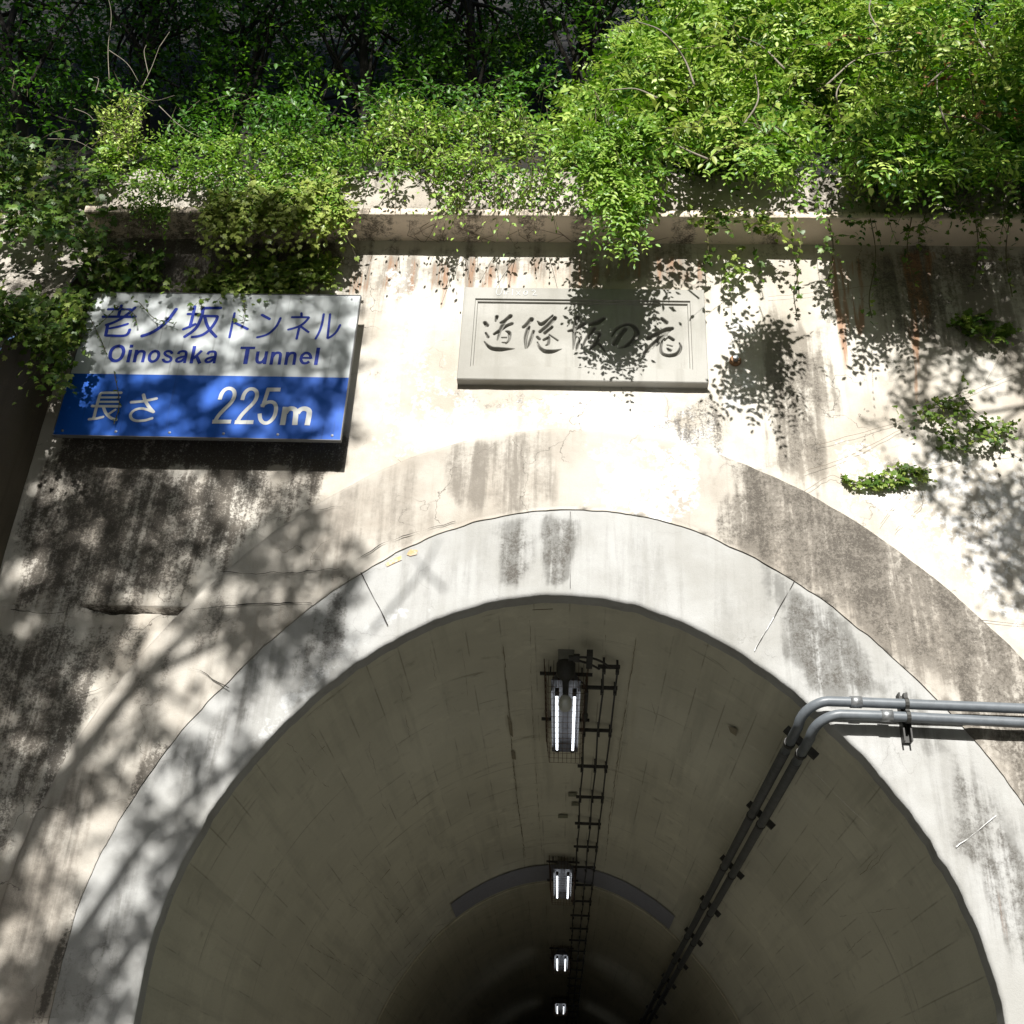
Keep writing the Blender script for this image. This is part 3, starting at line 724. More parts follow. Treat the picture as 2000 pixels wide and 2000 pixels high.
# ------------------------------------------------------------------ information sign
D_SIGN = 0.22
qs = [on_y(*p, -D_SIGN) for p in ((184.1,572.5),(702.4,577.3),(103.2,847.5),(665.5,860.6))]
SX0, SX1 = (qs[0][0] + qs[2][0]) / 2, (qs[1][0] + qs[3][0]) / 2
SZ1, SZ0 = (qs[0][2] + qs[1][2]) / 2, (qs[2][2] + qs[3][2]) / 2
def crop(x0, y0, s): return lambda x, y: (x0 + x / s, y0 + y / s)
c6 = crop(100, 550, 1932 / 620)
SZM = (on_y(*c6(120, 562), -D_SIGN)[2] + on_y(*c6(1808, 581), -D_SIGN)[2]) / 2
def sign_mat(name, col, dirt, rough=0.5):
    m, nt, bs = new_mat(name)
    n = N(nt); P = n.pos()
    a = n.noise(n.scale(P, (9, 9, 0.8)), 1.5, 5); f = n.noise(P, 70, 4, 0.7); b = n.noise(P, 2.2, 4)
    c = n.mix(n.step(a, 0.5, 0.8, 0, 0.4), col, dirt)
    c = n.mix(n.step(b, 0.5, 0.75, 0, 0.35), c, dirt)
    c = n.mix(n.step(f, 0.64, 0.75, 0, 0.55), c, dirt)
    run = n.noise(n.scale(P, (26, 26, 0.9)), 1.2, 4, 0.6, 0.2)
    c = n.mix(n.step(run, 0.58, 0.72, 0, 0.45), c, tuple(x * .62 for x in dirt))
    nt.links.new(c, bs.inputs['Base Color']); bs.inputs['Roughness'].default_value = rough; bs.inputs['Specular IOR Level'].default_value = 0.2
    nt.links.new(n.bump(n.noise(P, 3.0, 2), 0.12, 0.01), bs.inputs['Normal'])
    return m
M_SW = sign_mat('sign_white', (0.54, 0.57, 0.57), (0.36, 0.38, 0.365))
M_SB = sign_mat('sign_blue', (0.004, 0.085, 0.44), (0.01, 0.07, 0.29))
M_INK = sign_mat('sign_ink', (0.006, 0.028, 0.30), (0.02, 0.05, 0.33))
M_PALE = sign_mat('sign_letter_white', (0.60, 0.61, 0.58), (0.40, 0.41, 0.38))
M_STEEL = plain('galvanised_steel', (0.36, 0.37, 0.38), 0.45, 0.7, 0.35, 30)
M_DKSTEEL = plain('dark_steel', (0.06, 0.06, 0.062), 0.6, 0.3, 0.4, 40)
sgn = thing('tunnel_sign', 'white and blue tunnel name sign with Japanese lettering, Oinosaka Tunnel and 225m', 'sign', ((SX0 + SX1) / 2, -D_SIGN, (SZ0 + SZ1) / 2))
b = MB(); b.box(SX0, SX1, -D_SIGN, -D_SIGN + 0.02, SZM, SZ1); b.build('white_panel', M_SW, sgn)
b = MB(); b.box(SX0, SX1, -D_SIGN, -D_SIGN + 0.02, SZ0, SZM); b.build('blue_panel', M_SB, sgn)
b = MB(); e = 0.006
b.box(SX0 - e, SX1 + e, -D_SIGN - 0.004, -D_SIGN + 0.03, SZ1, SZ1 + e); b.box(SX0 - e, SX1 + e, -D_SIGN - 0.004, -D_SIGN + 0.03, SZ0 - e, SZ0)
b.box(SX0 - e, SX0, -D_SIGN - 0.004, -D_SIGN + 0.03, SZ0, SZ1); b.box(SX1, SX1 + e, -D_SIGN - 0.004, -D_SIGN + 0.03, SZ0, SZ1)
b.build('edge_frame', plain('weathered_edge', (0.15, 0.155, 0.16), 0.7), sgn)
for k in (0.25, 0.75):
    z = SZ0 + (SZ1 - SZ0) * k
    b = MB(); b.box(SX0 + 0.05, SX1 - 0.05, -D_SIGN + 0.03, -D_SIGN + 0.08, z - 0.03, z + 0.03)
    for x in (SX0 + 0.3, SX1 - 0.3): b.box(x - 0.03, x + 0.03, -D_SIGN + 0.08, 0.03, z - 0.03, z + 0.03)
    b.build('mounting_rail', M_DKSTEEL, sgn)
for x in np.linspace(SX0 + .06, SX1 - .06, 6):
    for z in (SZ0 + .035, SZ1 - .035):
        b = MB(); b.lathe((x, -D_SIGN - .001, z), [(-.002, .011), (.003, .010), (.006, .002)], (0, -1, 0), 10); b.build('rivet', M_STEEL, sgn)
def chaikin(P, n=2):
    P = np.array(P, float)
    for _ in range(n):
        if len(P) < 3: break
        Q = [P[0]]
        for a, b2 in zip(P[:-1], P[1:]): Q += [a * .75 + b2 * .25, a * .25 + b2 * .75]
        Q.append(P[-1]); P = np.array(Q)
    return P
LAYER = [0]
def letter_strip(mb, pts, w, cfn, scale, y, butt=False):
    """a flat band of vinyl following a pen stroke"""
    LAYER[0] += 1
    y = y - 0.0015 - 0.00018 * (LAYER[0] % 9)
    P = np.array([on_y(*cfn(a, c), y)[[0, 2]] for a, c in pts])
    q0, q1 = on_y(*cfn(pts[0][0], pts[0][1]), y), on_y(*cfn(pts[0][0] + w, pts[0][1]), y)
    hw = abs(q1[0] - q0[0]) / 2
    P = chaikin(P, 2)
    d = np.gradient(P, axis=0); d /= np.linalg.norm(d, axis=1)[:, None] + 1e-12
    nrm = np.stack([-d[:, 1], d[:, 0]], 1)
    L, R = P + nrm * hw, P - nrm * hw
    n = len(P)
    V = [(a[0], y, a[1]) for a in L] + [(a[0], y, a[1]) for a in R]
    F = [(i, i + 1, n + i + 1, n + i) for i in range(n - 1)]
    if not butt:
        for end in (0, n - 1):
            a0 = math.atan2(nrm[end][1], nrm[end][0]); sgn_ = 1 if end == 0 else -1
            base = len(V); k = 8
            arc = [a0 + sgn_ * math.pi * t / k for t in range(1, k)]
            V += [(P[end][0] + hw * math.cos(t), y, P[end][1] + hw * math.sin(t)) for t in arc]
            F.append(tuple([end] + list(range(base, base + k - 1)) + [n + end]))
    mb.add(V, F)
s1 = 1932 / 260
cA, cB, cO, cC, cD, cT = crop(190, 580, s1), crop(430, 580, s1), crop(190, 660, 8.05), crop(160, 740, 10.733), crop(400, 740, 8.05), crop(450, 660, 8.05)
def letters(name, mat, sets):
    for cfn, strokes, butt in sets:
        mb = MB()
        for w, pts in strokes: letter_strip(mb, pts, w, cfn, 1, -D_SIGN, butt)
        mb.build(name, mat, sgn)
sh = lambda L, dx, dy: [(w, [(x + dx, y + dy) for x, y in p]) for w, p in L]
OI = [(42,[(160,178),(480,180)]), (46,[(350,125),(330,190),(310,262)]), (46,[(85,285),(550,287)]), (46,[(548,155),(440,250),(330,325),(215,380),(130,405)]), (50,[(150,412),(138,480),(122,555)]), (46,[(130,558),(300,565),(405,562),(450,530),(470,475)]), (40,[(440,390),(330,425),(180,455)])]
NO = [(54,[(1143,178),(1050,310),(950,410),(840,490),(740,540),(650,565)])]
SAKA = [(44,[(1318,248),(1458,248)]), (48,[(1415,138),(1390,260),(1345,435)]), (46,[(1250,468),(1345,430),(1420,395)]), (50,[(1790,158),(1560,160),(1535,165),(1525,250),(1470,400),(1400,490),(1270,575)]), (46,[(1550,275),(1735,278),(1745,285),(1725,350),(1640,470),(1550,540),(1470,570),(1380,580)]), (48,[(1560,290),(1590,410),(1640,490),(1720,575)])]
TO = [(36,[(210,235),(180,370),(135,585)]), (42,[(195,365),(395,462)])]
NN = [(44,[(610,260),(715,318)]), (38,[(875,308),(830,410),(760,490),(680,550),(540,585)])]
NE = [(36,[(1180,235),(1180,290)]), (38,[(1045,293),(1280,293),(1290,298),(1225,375),(1150,425),(1080,450),(990,473)]), (38,[(1150,430),(1110,605)]), (38,[(1165,425),(1280,508)])]
RU = [(36,[(1503,250),(1480,390),(1440,510),(1385,605)]), (36,[(1595,250),(1560,580),(1555,605),(1640,555),(1700,490),(1740,408)])]
for L in (OI, NO, SAKA): letters('lettering', M_INK, [(cA, L, False)])
for L in (TO, NN, NE, RU): letters('lettering', M_INK, [(cB, L, False)])
LO = [(56,[(335,124),(395,140),(418,200),(405,260),(370,325),(310,360),(250,360),(205,320),(198,255),(225,185),(275,140),(335,124),(350,124)])]
LI = [(56,[(543,105),(534,152)]), (56,[(525,185),(480,385)])]
LN = [(54,[(622,185),(580,385)]), (50,[(612,265),(640,220),(690,205),(735,215),(742,250),(708,385)])]
Lo = [(50,[(905,205),(955,215),(972,260),(950,325),(900,368),(845,372),(815,340),(820,275),(855,225),(905,205),(920,204)])]
LS = [(46,[(1178,250),(1160,212),(1105,205),(1062,225),(1062,260),(1105,285),(1155,305),(1165,345),(1125,378),(1065,375),(1035,345),(1034,325)])]
LA = [(46,[(1272,255),(1290,218),(1345,205),(1395,215),(1400,255),(1378,350),(1372,395)]), (44,[(1388,288),(1310,302),(1255,325),(1238,360),(1270,378),(1325,365),(1370,320)])]
LK = [(54,[(1532,125),(1475,400)]), (46,[(1645,198),(1510,325)]), (56,[(1555,275),(1612,402)])]
for L in (LO, LI, LN, Lo, LS, LA, LK, sh(LA, 462, 6)): letters('lettering', M_INK, [(cO, L, True)])
UT = [(48,[(160,155),(390,157)]), (68,[(276,160),(232,410)])]
UU = [(52,[(437,210),(415,320),(420,375),(455,390),(510,375),(550,310)]), (52,[(572,210),(535,412)])]
UN = [(52,[(672,217),(637,420)]), (50,[(662,300),(690,250),(740,228),(785,240),(788,280),(765,420)])]
UE = [(40,[(1105,312),(1270,314)]), (48,[(1268,330),(1255,265),(1215,232),(1160,240),(1115,290),(1105,350),(1140,398),(1195,400),(1240,368)])]
UL = [(58,[(1385,152),(1340,425)])]
for L in (UT, UU, UN, sh(UN, 230, 3), UE, UL): letters('lettering', M_INK, [(cT, L, True)])
NAGA = [(62,[(820,290),(425,292),(395,300),(370,350),(320,530),(245,830)]), (50,[(400,388),(790,388)]), (52,[(370,480),(765,480)]), (62,[(215,570),(795,575)]), (58,[(150,845),(290,835),(440,795)]), (62,[(455,600),(480,680),(530,760),(610,825),(720,855)]), (52,[(700,645),(560,735)])]
SA = [(64,[(1035,488),(1250,475),(1400,445),(1560,412)]), (70,[(1290,335),(1320,450),(1390,570),(1495,690)]), (60,[(1460,680),(1370,640),(1240,615),(1120,640),(1040,700),(1010,770),(1040,840),(1120,880),(1240,880),(1350,865),(1470,825)])]
for L in (NAGA, SA): letters('lettering', M_PALE, [(cC, L, False)])
TWO = [(62,[(235,325),(262,230),(320,160),(400,142),(465,185),(472,270),(420,370),(300,480),(200,590),(150,690)]), (72,[(118,672),(412,672)])]
FIVE = [(72,[(1190,168),(975,168)]), (60,[(1002,150),(960,290),(905,445)]), (62,[(890,430),(960,375),(1040,355),(1105,385),(1125,460),(1105,570),(1050,655),(975,700),(905,685),(868,630),(862,545)])]
EM = [(84,[(1268,440),(1220,725)]), (84,[(1262,540),(1300,478),(1370,460),(1430,490),(1432,560),(1412,725)]), (84,[(1455,540),(1500,480),(1570,462),(1640,490),(1645,550),(1608,728)])]
for L in (TWO, sh(TWO, 352, 8), FIVE, EM): letters('lettering', M_PALE, [(cD, L, True)])

# ------------------------------------------------------------------ stone name plaque, carved
PT = 0.075
c7 = crop(880, 540, 1932 / 520)
qp = [on_y(*p, -PT) for p in ((905.6,561),(1374.7,564.2),(893.5,739.2),(1384.9,747.8))]
PX0, PX1 = (qp[0][0] + qp[2][0]) / 2, (qp[1][0] + qp[3][0]) / 2
PZ1, PZ0 = (qp[0][2] + qp[1][2]) / 2, (qp[2][2] + qp[3][2]) / 2
M_STONE = concrete('plaque_stone', (0.395, 0.385, 0.355), (0.27, 0.26, 0.23), wash_amt=0.6, mottle=0.5, bump=0.3, general=0.35)
plq = thing('stone_plaque', 'pale stone plaque with carved brush characters above the arch', 'plaque', ((PX0 + PX1) / 2, -PT, (PZ0 + PZ1) / 2))
def pxz(p, y): return on_y(*p, y)[[0, 2]]
iL = (pxz(c7(180, 160), -PT)[0] + pxz(c7(142, 640), -PT)[0]) / 2
iR = (pxz(c7(1742, 180), -PT)[0] + pxz(c7(1757, 670), -PT)[0]) / 2
iT = (pxz(c7(180, 158), -PT)[1] + pxz(c7(1742, 176), -PT)[1]) / 2
iB = (pxz(c7(150, 652), -PT)[1] + pxz(c7(1750, 676), -PT)[1]) / 2
rings = []
for ins, yy in ((0.0, 0.03), (0.0, -PT + 0.006), (0.006, -PT)):
    rings.append([(PX0 + ins, yy, PZ0 + ins), (PX1 - ins, yy, PZ0 + ins), (PX1 - ins, yy, PZ1 - ins), (PX0 + ins, yy, PZ1 - ins)])
for ins, yy in ((0.0, -PT), (0.003, -PT + 0.014), (0.018, -PT + 0.014), (0.021, -PT + 0.028), (0.024, -PT + 0.03)):
    rings.append([(iL + ins, yy, iB + ins), (iR - ins, yy, iB + ins), (iR - ins, yy, iT - ins), (iL + ins, yy, iT - ins)])
V = [p for r in rings for p in r]
F = [(i * 4 + j, i * 4 + (j + 1) % 4, (i + 1) * 4 + (j + 1) % 4, (i + 1) * 4 + j) for i in range(len(rings) - 1) for j in range(4)]
# subdivide the frame so its stains can vary
mesh('frame', V, F, M_STONE, plq, attrs={'stain': np.zeros((len(V), 4))})
PANEL_Y = -PT + 0.0295
pw, ph_ = 520, 215
px_, pz_ = np.linspace(iL + 0.022, iR - 0.022, pw), np.linspace(iB + 0.022, iT - 0.022, ph_)
GX, GZ = np.meshgrid(px_, pz_)
gxf, gzf = GX.ravel(), GZ.ravel()
cM, cN = crop(930, 600, 1932 / 220), crop(1100, 600, 1932 / 250)
MICHI = [[(150,265,70),(185,310,75)], [(165,440,40),(205,510,55)], [(140,590,25),(190,650,50),(270,705,75),(400,722,85),(520,718,60),(660,712,14)], [(355,160,65),(335,235,40)],
         [(590,150,75),(500,220,60),(420,265,45)], [(615,280,60),(520,320,62),(400,400,62),(310,460,50)], [(545,170,45),(430,350,62),(365,560,30)], [(510,410,30),(570,440,65),(565,560,45),(510,625,28)], [(435,520,25),(520,520,32)], [(445,605,25),(515,610,30)]]
SUI = [[(950,205,85),(880,285,75),(810,340,60)], [(900,340,65),(850,520,65),(850,700,38)], [(985,410,50),(920,600,58),(870,700,28)], [(1050,240,26),(1120,290,75),(1230,210,45),(1310,140,38)], [(1345,185,85),(1250,290,75),(1095,420,60)], [(1295,340,65),(1180,440,65)],
       [(1255,470,28),(1400,570,35)], [(1235,520,52),(1160,560,48)], [(1250,500,40),(1240,620,48),(1195,655,28)], [(1050,510,52),(1085,545,52)], [(1050,600,28),(1090,690,55),(1170,750,78),(1300,760,75),(1470,718,14)]]
HAN = [[(80,360,40),(180,330,62),(310,250,72)], [(215,150,75),(170,330,65),(165,480,52),(150,640,20)], [(270,440,28),(215,580,48),(195,660,18)], [(410,255,62),(510,230,85),(610,165,60)], [(465,315,62),(370,460,65),(270,625,26)], [(470,385,28),(550,390,52),(500,530,62),(395,640,42)], [(395,508,18),(500,530,52),(570,580,42),(640,680,22)]]
NOH = [[(935,325,75),(860,420,72),(780,550,85)], [(735,430,35),(790,340,50),(880,280,52),(1000,258,52),(1090,320,72),(1112,400,82),(1060,500,85),(950,580,62),(840,618,18)]]
ROU = [[(1490,170,55),(1555,230,72)], [(1300,460,85),(1400,410,75),(1560,340,82),(1645,320,60)], [(1600,335,72),(1480,450,72),(1330,590,75),(1220,690,45)], [(1500,470,40),(1475,620,42),(1500,700,52),(1600,730,62),(1720,700,62),(1775,610,48),(1755,540,26)], [(1600,450,52),(1660,490,55)], [(1570,570,24),(1645,588,26)], [(1580,630,24),(1640,648,22)], [(1530,500,30),(1600,440,30)]]
dep = np.zeros(gxf.shape)
for cfn, chars in ((cM, (MICHI, SUI)), (cN, (HAN, NOH, ROU))):
    sc = abs(pxz(cfn(1000, 400), PANEL_Y)[0] - pxz(cfn(0, 400), PANEL_Y)[0]) / 1000
    for ch in chars:
        for stv in ch:
            W2 = np.array([[*pxz(cfn(a, c), PANEL_Y), w * sc / 2 * 1.15] for a, c, w in stv])
            if len(W2) > 2: W2 = catmull(W2, 5)
            for a, c in zip(W2[:-1], W2[1:]):
                ab = c[:2] - a[:2]
                t = np.clip(((gxf - a[0]) * ab[0] + (gzf - a[1]) * ab[1]) / (ab @ ab + 1e-12), 0, 1)
                dd = np.hypot(gxf - a[0] - t * ab[0], gzf - a[1] - t * ab[1])
                hw = a[2] + (c[2] - a[2]) * t
                dep = np.maximum(dep, np.clip(hw - dd, 0, None))
depth = np.minimum(dep * 2.6, 0.034)
gy_ = PANEL_Y + depth + (fbm(gxf * 25, gzf * 25, 91) - 0.5) * 0.0015
idx = np.arange(pw * ph_).reshape(ph_, pw)
F = np.stack([idx[:-1, :-1], idx[:-1, 1:], idx[1:, 1:], idx[1:, :-1]], -1).reshape(-1, 4)
pst = np.zeros((gxf.size, 4)); pst[:, 1] = np.clip(depth / 0.022, 0, 1) * 1.3
mesh('inscription_panel', np.stack([gxf, gy_, gzf], 1), F, M_STONE, plq, False, {'stain': pst})
# chalk scrawl along the top border
mb = MB()
for w, pts in [(6,[(340,85),(330,120),(345,138),(368,125),(378,85)]), (7,[(392,105),(388,130)]), (7,[(405,130),(412,108),(425,112)]), (7,[(452,92),(448,135)]), (7,[(478,105),(505,135)]), (7,[(505,105),(478,135)]), (8,[(548,100),(530,112),(532,132),(552,132),(560,112),(548,100)]), (8,[(590,102),(612,98),(616,112),(592,134),(626,135)])]:
    letter_strip(mb, pts, w * .62, c7, 1, -PT - 0.001)
mb.build('chalk_writing', plain('chalk', (0.56, 0.57, 0.57), 0.95, bump=0), plq)

# ------------------------------------------------------------------ round steel anchor on the wall
p = v(1387, 682, 0)
anc = thing('wall_anchor', 'small round steel anchor cap with a rust halo right of the plaque', 'anchor', (p[0], 0, p[2]))
b = MB(); b.lathe((p[0], 0.02, p[2]), [(0, .045), (.035, .045), (.045, .038), (.046, .001)], (0, -1, 0), 16); b.build('washer', plain('rusty_steel', (0.34, 0.19, 0.10), 0.8, 0.2, 0.5, 60), anc)
b = MB(); b.lathe((p[0], -0.025, p[2]), [(0, .022), (.03, .02), (.034, .001)], (0, -1, 0), 12); b.build('bolt_head', M_STEEL, anc)

# ------------------------------------------------------------------ conduits
M_PIPE = plain('grey_conduit', (0.135, 0.15, 0.165), 0.42, 0.0, 0.2, 14, 0.05)
M_BLACK = plain('black_metal', (0.035, 0.034, 0.03), 0.6, 0.1, 0.3, 40)
M_PIPE_IN = plain('sooty_conduit', (0.085, 0.088, 0.085), 0.6, 0.0, 0.3, 14, 0.05)
cond = thing('conduit_run', 'pair of grey cable conduits crossing the right of the arch and bending into the tunnel', 'conduit', (1.5, -0.12, 4.2))
YP, RP = -0.13, 0.032
def pipe_path(wall_px, bend_px, rb=0.16):
    pts = [on_y(a, c, YP) for a, c in wall_px]
    e = on_y(*bend_px, YP)
    # along the wall towards the arch, quarter bend, then straight along the lining
    z0 = pts[-1][2]
    far = pts[0] + (pts[0] - pts[-1]) * 3
    arc = []
    for t in np.linspace(0, math.pi / 2, 10):
        arc.append(np.array([e[0] + rb * (1 - math.sin(t)), YP + rb * (1 - math.cos(t)), z0 + (e[2] - z0) * (t / (math.pi / 2)) ** 1.5]))
    run = [np.array([e[0], y, e[2]]) for y in (0.2, 0.5, 2, 5, 10, 20, 40, 80, 150, 224)]
    return np.array([far] + pts + arc + run), e
pathA, eA = pipe_path([(2000,1384),(1660,1371)], (1568,1402))
pathB, eB = pipe_path([(2000,1412),(1720,1398)], (1592,1424))
for P in (pathA, pathB):
    b = MB(); b.tube(P[:15], RP, 12); po = b.build('conduit', M_PIPE, cond, True)
    b = MB(); b.tube(P[14:], RP + .002, 12); b.build('conduit', M_PIPE_IN, cond, True, 'sooty grey conduit inside the tunnel')
    for cx_ in (P[2][0] + 0.005, ):
        b = MB(); d = np.array([0.07, 0, 0]); b.tube([P[2], P[2] + d], RP + 0.006, 12)
        b.build('coupling', M_STEEL, po, True)
# wall bracket
q0, q1 = on_y(1762, 1354, YP + 0.05), on_y(1772, 1448, YP + 0.05)
b = MB()
for dx in (-0.022, 0.022): b.box(q0[0] + dx - 0.005, q0[0] + dx + 0.005, YP + 0.035, 0.03 + Y_SUR, q1[2], q0[2])
b.box(q0[0] - 0.017, q0[0] + 0.017, -0.045, -0.02, q1[2] + .004, q0[2] - .004)
for P in (pathA, pathB):
    z = P[1][2] + (P[2][2] - P[1][2]) * (q0[0] - P[1][0]) / (P[2][0] - P[1][0])
    b.tube([(q0[0] + 0.03 * 0 - 0.012, YP, z), (q0[0] + 0.012, YP, z)], RP + 0.008, 12)
    b.box(q0[0] - 0.012, q0[0] + 0.012, YP - 0.016, YP + 0.02, z + RP, z + RP + 0.035)
b.build('bracket', M_BLACK, cond)
axis = np.array([eB[0] - eA[0], 0, eB[2] - eA[2]]); axis /= np.linalg.norm(axis)
inw = np.array([-axis[2], 0, axis[0]])
inw = inw if np.dot(inw, np.array([-eA[0], 0, ZC - eA[2]])) < 0 else -inw      # towards the lining
for k in range(14):
    y = 0.34 + 1.72 * k
    mid = (eA + eB) / 2; mid = np.array([mid[0], y, mid[2]])
    b = MB()
    b.bar(mid - axis * 0.13 + inw * 0.055, mid + axis * 0.13 + inw * 0.055, 0.048, 0.035, (0, 1, 0))
    for e2 in (eA, eB): b.tube([(e2[0], y - 0.02, e2[2]), (e2[0], y + 0.02, e2[2])], RP + 0.007, 10)
    b.build('bracket', M_BLACK, cond)

# ------------------------------------------------------------------ tunnel lamps
M_TUBE, nt_, bs_ = new_mat('lit_fluorescent_tube')
bs_.inputs['Emission Color'].default_value = (0.88, 0.93, 1.0, 1); bs_.inputs['Emission Strength'].default_value = 1.9
bs_.inputs['Base Color'].default_value = (0.8, 0.8, 0.8, 1)
M_TRAY = plain('lamp_tray_enamel', (0.09, 0.09, 0.095), 0.5, 0, 0.2, 10)
M_GUARD = plain('rusty_guard_wire', (0.10, 0.055, 0.03), 0.8, 0.2, 0.5, 60)
Z_LAMP = Z_CROWN - 0.20
a0, a1 = on_z(1087.7, 1357.5, Z_LAMP), on_z(1088.5, 1463, Z_LAMP)
b0, b1 = on_z(1121.0, 1359, Z_LAMP), on_z(1119.0, 1463.5, Z_LAMP)
LX, LY0, LY1, LG = (a0[0] + b0[0] + a1[0] + b1[0]) / 4, a0[1], a1[1], (b0[0] - a0[0] + b1[0] - a1[0]) / 2
def make_lamp():
    t = thing('tunnel_lamp', '-', 'lamp', (LX, (LY0 + LY1) / 2, Z_LAMP), 'twin tube lamps along the tunnel crown')
    b = MB(); h = LG / 2 + 0.045
    b.add([(LX - h, LY0 - .28, Z_LAMP + .01), (LX + h, LY0 - .28, Z_LAMP + .01), (LX + h, LY1 + .10, Z_LAMP + .01), (LX - h, LY1 + .10, Z_LAMP + .01),
           (LX - h * .62, LY0 - .26, Z_LAMP + .07), (LX + h * .62, LY0 - .26, Z_LAMP + .07), (LX + h * .62, LY1 + .08, Z_LAMP + .07), (LX - h * .62, LY1 + .08, Z_LAMP + .07)],
          [(4, 5, 6, 7), (0, 1, 5, 4), (1, 2, 6, 5), (2, 3, 7, 6), (3, 0, 4, 7)])
    b.box(LX - h * .6, LX + h * .6, LY0 - .2, LY1 + .05, Z_LAMP + .075, Z_LAMP + .12)
    b.build('reflector', M_TRAY, t)
    for s in (-1, 1):
        b = MB(); b.tube([(LX + s * LG / 2, LY0, Z_LAMP), (LX + s * LG / 2, LY1, Z_LAMP)], 0.0115, 12); tb = b.build('tube', M_TUBE, t, True)
        for y0, y1 in ((LY0 - .10, LY0 - .002), (LY1 + .002, LY1 + .06)):
            b = MB(); b.box(LX + s * LG / 2 - .016, LX + s * LG / 2 + .016, y0, y1, Z_LAMP - .010, Z_LAMP + .02); b.build('socket', M_BLACK, t)
    b = MB()
    gx0, gx1, gy0, gy1, gz0, gz1 = LX - .165, LX + .165, LY0 - .32, LY1 + .26, Z_LAMP - .045, Z_LAMP + .15
    r = 0.0019
    for k in range(8):
        x = LX - .13 + .26 * k / 7
        b.tube([(x, gy0, gz1), (x, gy0 + .03, gz0), (x, gy1 - .03, gz0), (x, gy1, gz1)], r, 5)
    for k in range(15):
        y = gy0 + .03 + (gy1 - gy0 - .06) * k / 14
        b.tube([(gx0, y, gz1), (LX - .135, y, gz0), (LX + .135, y, gz0), (gx1, y, gz1)], r, 5)
    for x in (gx0, gx1):
        b.tube([(x, gy0 - .02, gz1), (x, gy1, gz1)], .0035, 6)
        b.tube([(x * .93 + LX * .07, gy0 + .02, gz1 - .09), (x * .93 + LX * .07, gy1 - .02, gz1 - .09)], r, 5)
    b.build('wire_guard', M_GUARD, t)
    for y in (LY0 - .08, LY1 - .35):
        b = MB(); b.bar((LX - .2, y, Z_LAMP + .14), (LX + .2, y, Z_LAMP + .14), .024, .022)
        for x in (LX - .12, LX + .12): b.box(x - .006, x + .006, y - .006, y + .006, Z_LAMP + .15, Z_CROWN + .03)
        b.build('hanger', M_BLACK, t)
    return t
lamp0 = make_lamp()
Z_R = Z_LAMP
u1 = on_z(1088.8, 1753, Z_LAMP)[1]
L_STEP = u1 - LY1
LLAB = ['nearest twin tube lamp in its wire guard under the tunnel crown', 'second twin tube lamp from the portal, in front of the grey band of the lining', 'third twin tube lamp from the portal, small in the dark part of the tunnel', 'farthest visible twin tube lamp, two tiny strips low in the dark tunnel']
def copy_tree(o, parent=None, delta=Vector((0, 0, 0))):
    c = o.copy(); COL.objects.link(c)
    if parent is None: c.location = o.location + delta
    else:
        c.parent = parent; c.matrix_parent_inverse = o.matrix_parent_inverse.copy()
    for ch in list(o.children): copy_tree(ch, c)
    return c
lamp0['label'] = LLAB[0]
for k in range(1, 4):
    c = copy_tree(lamp0, None, Vector((0, L_STEP * k, 0)))
    c['label'] = LLAB[k]

# ------------------------------------------------------------------ unlit pendant bulb in front of the first lamp
cc = crop(980, 1220, 6.037)
pb_ = on_z(*cc(760, 370), Z_CROWN - 0.03)
pend = thing('pendant_bulb', 'unlit round bulb on a black stem hanging in front of the nearest lamp', 'bulb lamp', tuple(pb_))
b = MB(); b.box(pb_[0] - .06, pb_[0] + .06, pb_[1] - .06, pb_[1] + .06, pb_[2] - .05, Z_CROWN + .02); b.build('junction_box', plain('grey_box', (0.16, 0.16, 0.14), 0.6), pend)
b = MB(); b.lathe((pb_[0], pb_[1], pb_[2] - .05), [(0, .065), (.01, .07), (.105, .07), (.135, .035), (.15, .024), (.25, .020), (.262, .024)], (0, 0, -1), 16); b.build('socket_stem', M_BLACK, pend, True)
b = MB(); b.lathe((pb_[0], pb_[1], pb_[2] - .31), [(0, .02), (.012, .034), (.035, .046), (.065, .05), (.095, .044), (.118, .028), (.126, .004)], (0, 0, -1), 18)
M_GLASS, ntg, bsg = new_mat('frosted_bulb'); bsg.inputs['Base Color'].default_value = (0.55, 0.56, 0.52, 1); bsg.inputs['Roughness'].default_value = 0.25; bsg.inputs['Transmission Weight'].default_value = 0.35
b.build('globe', M_GLASS, pend, True)

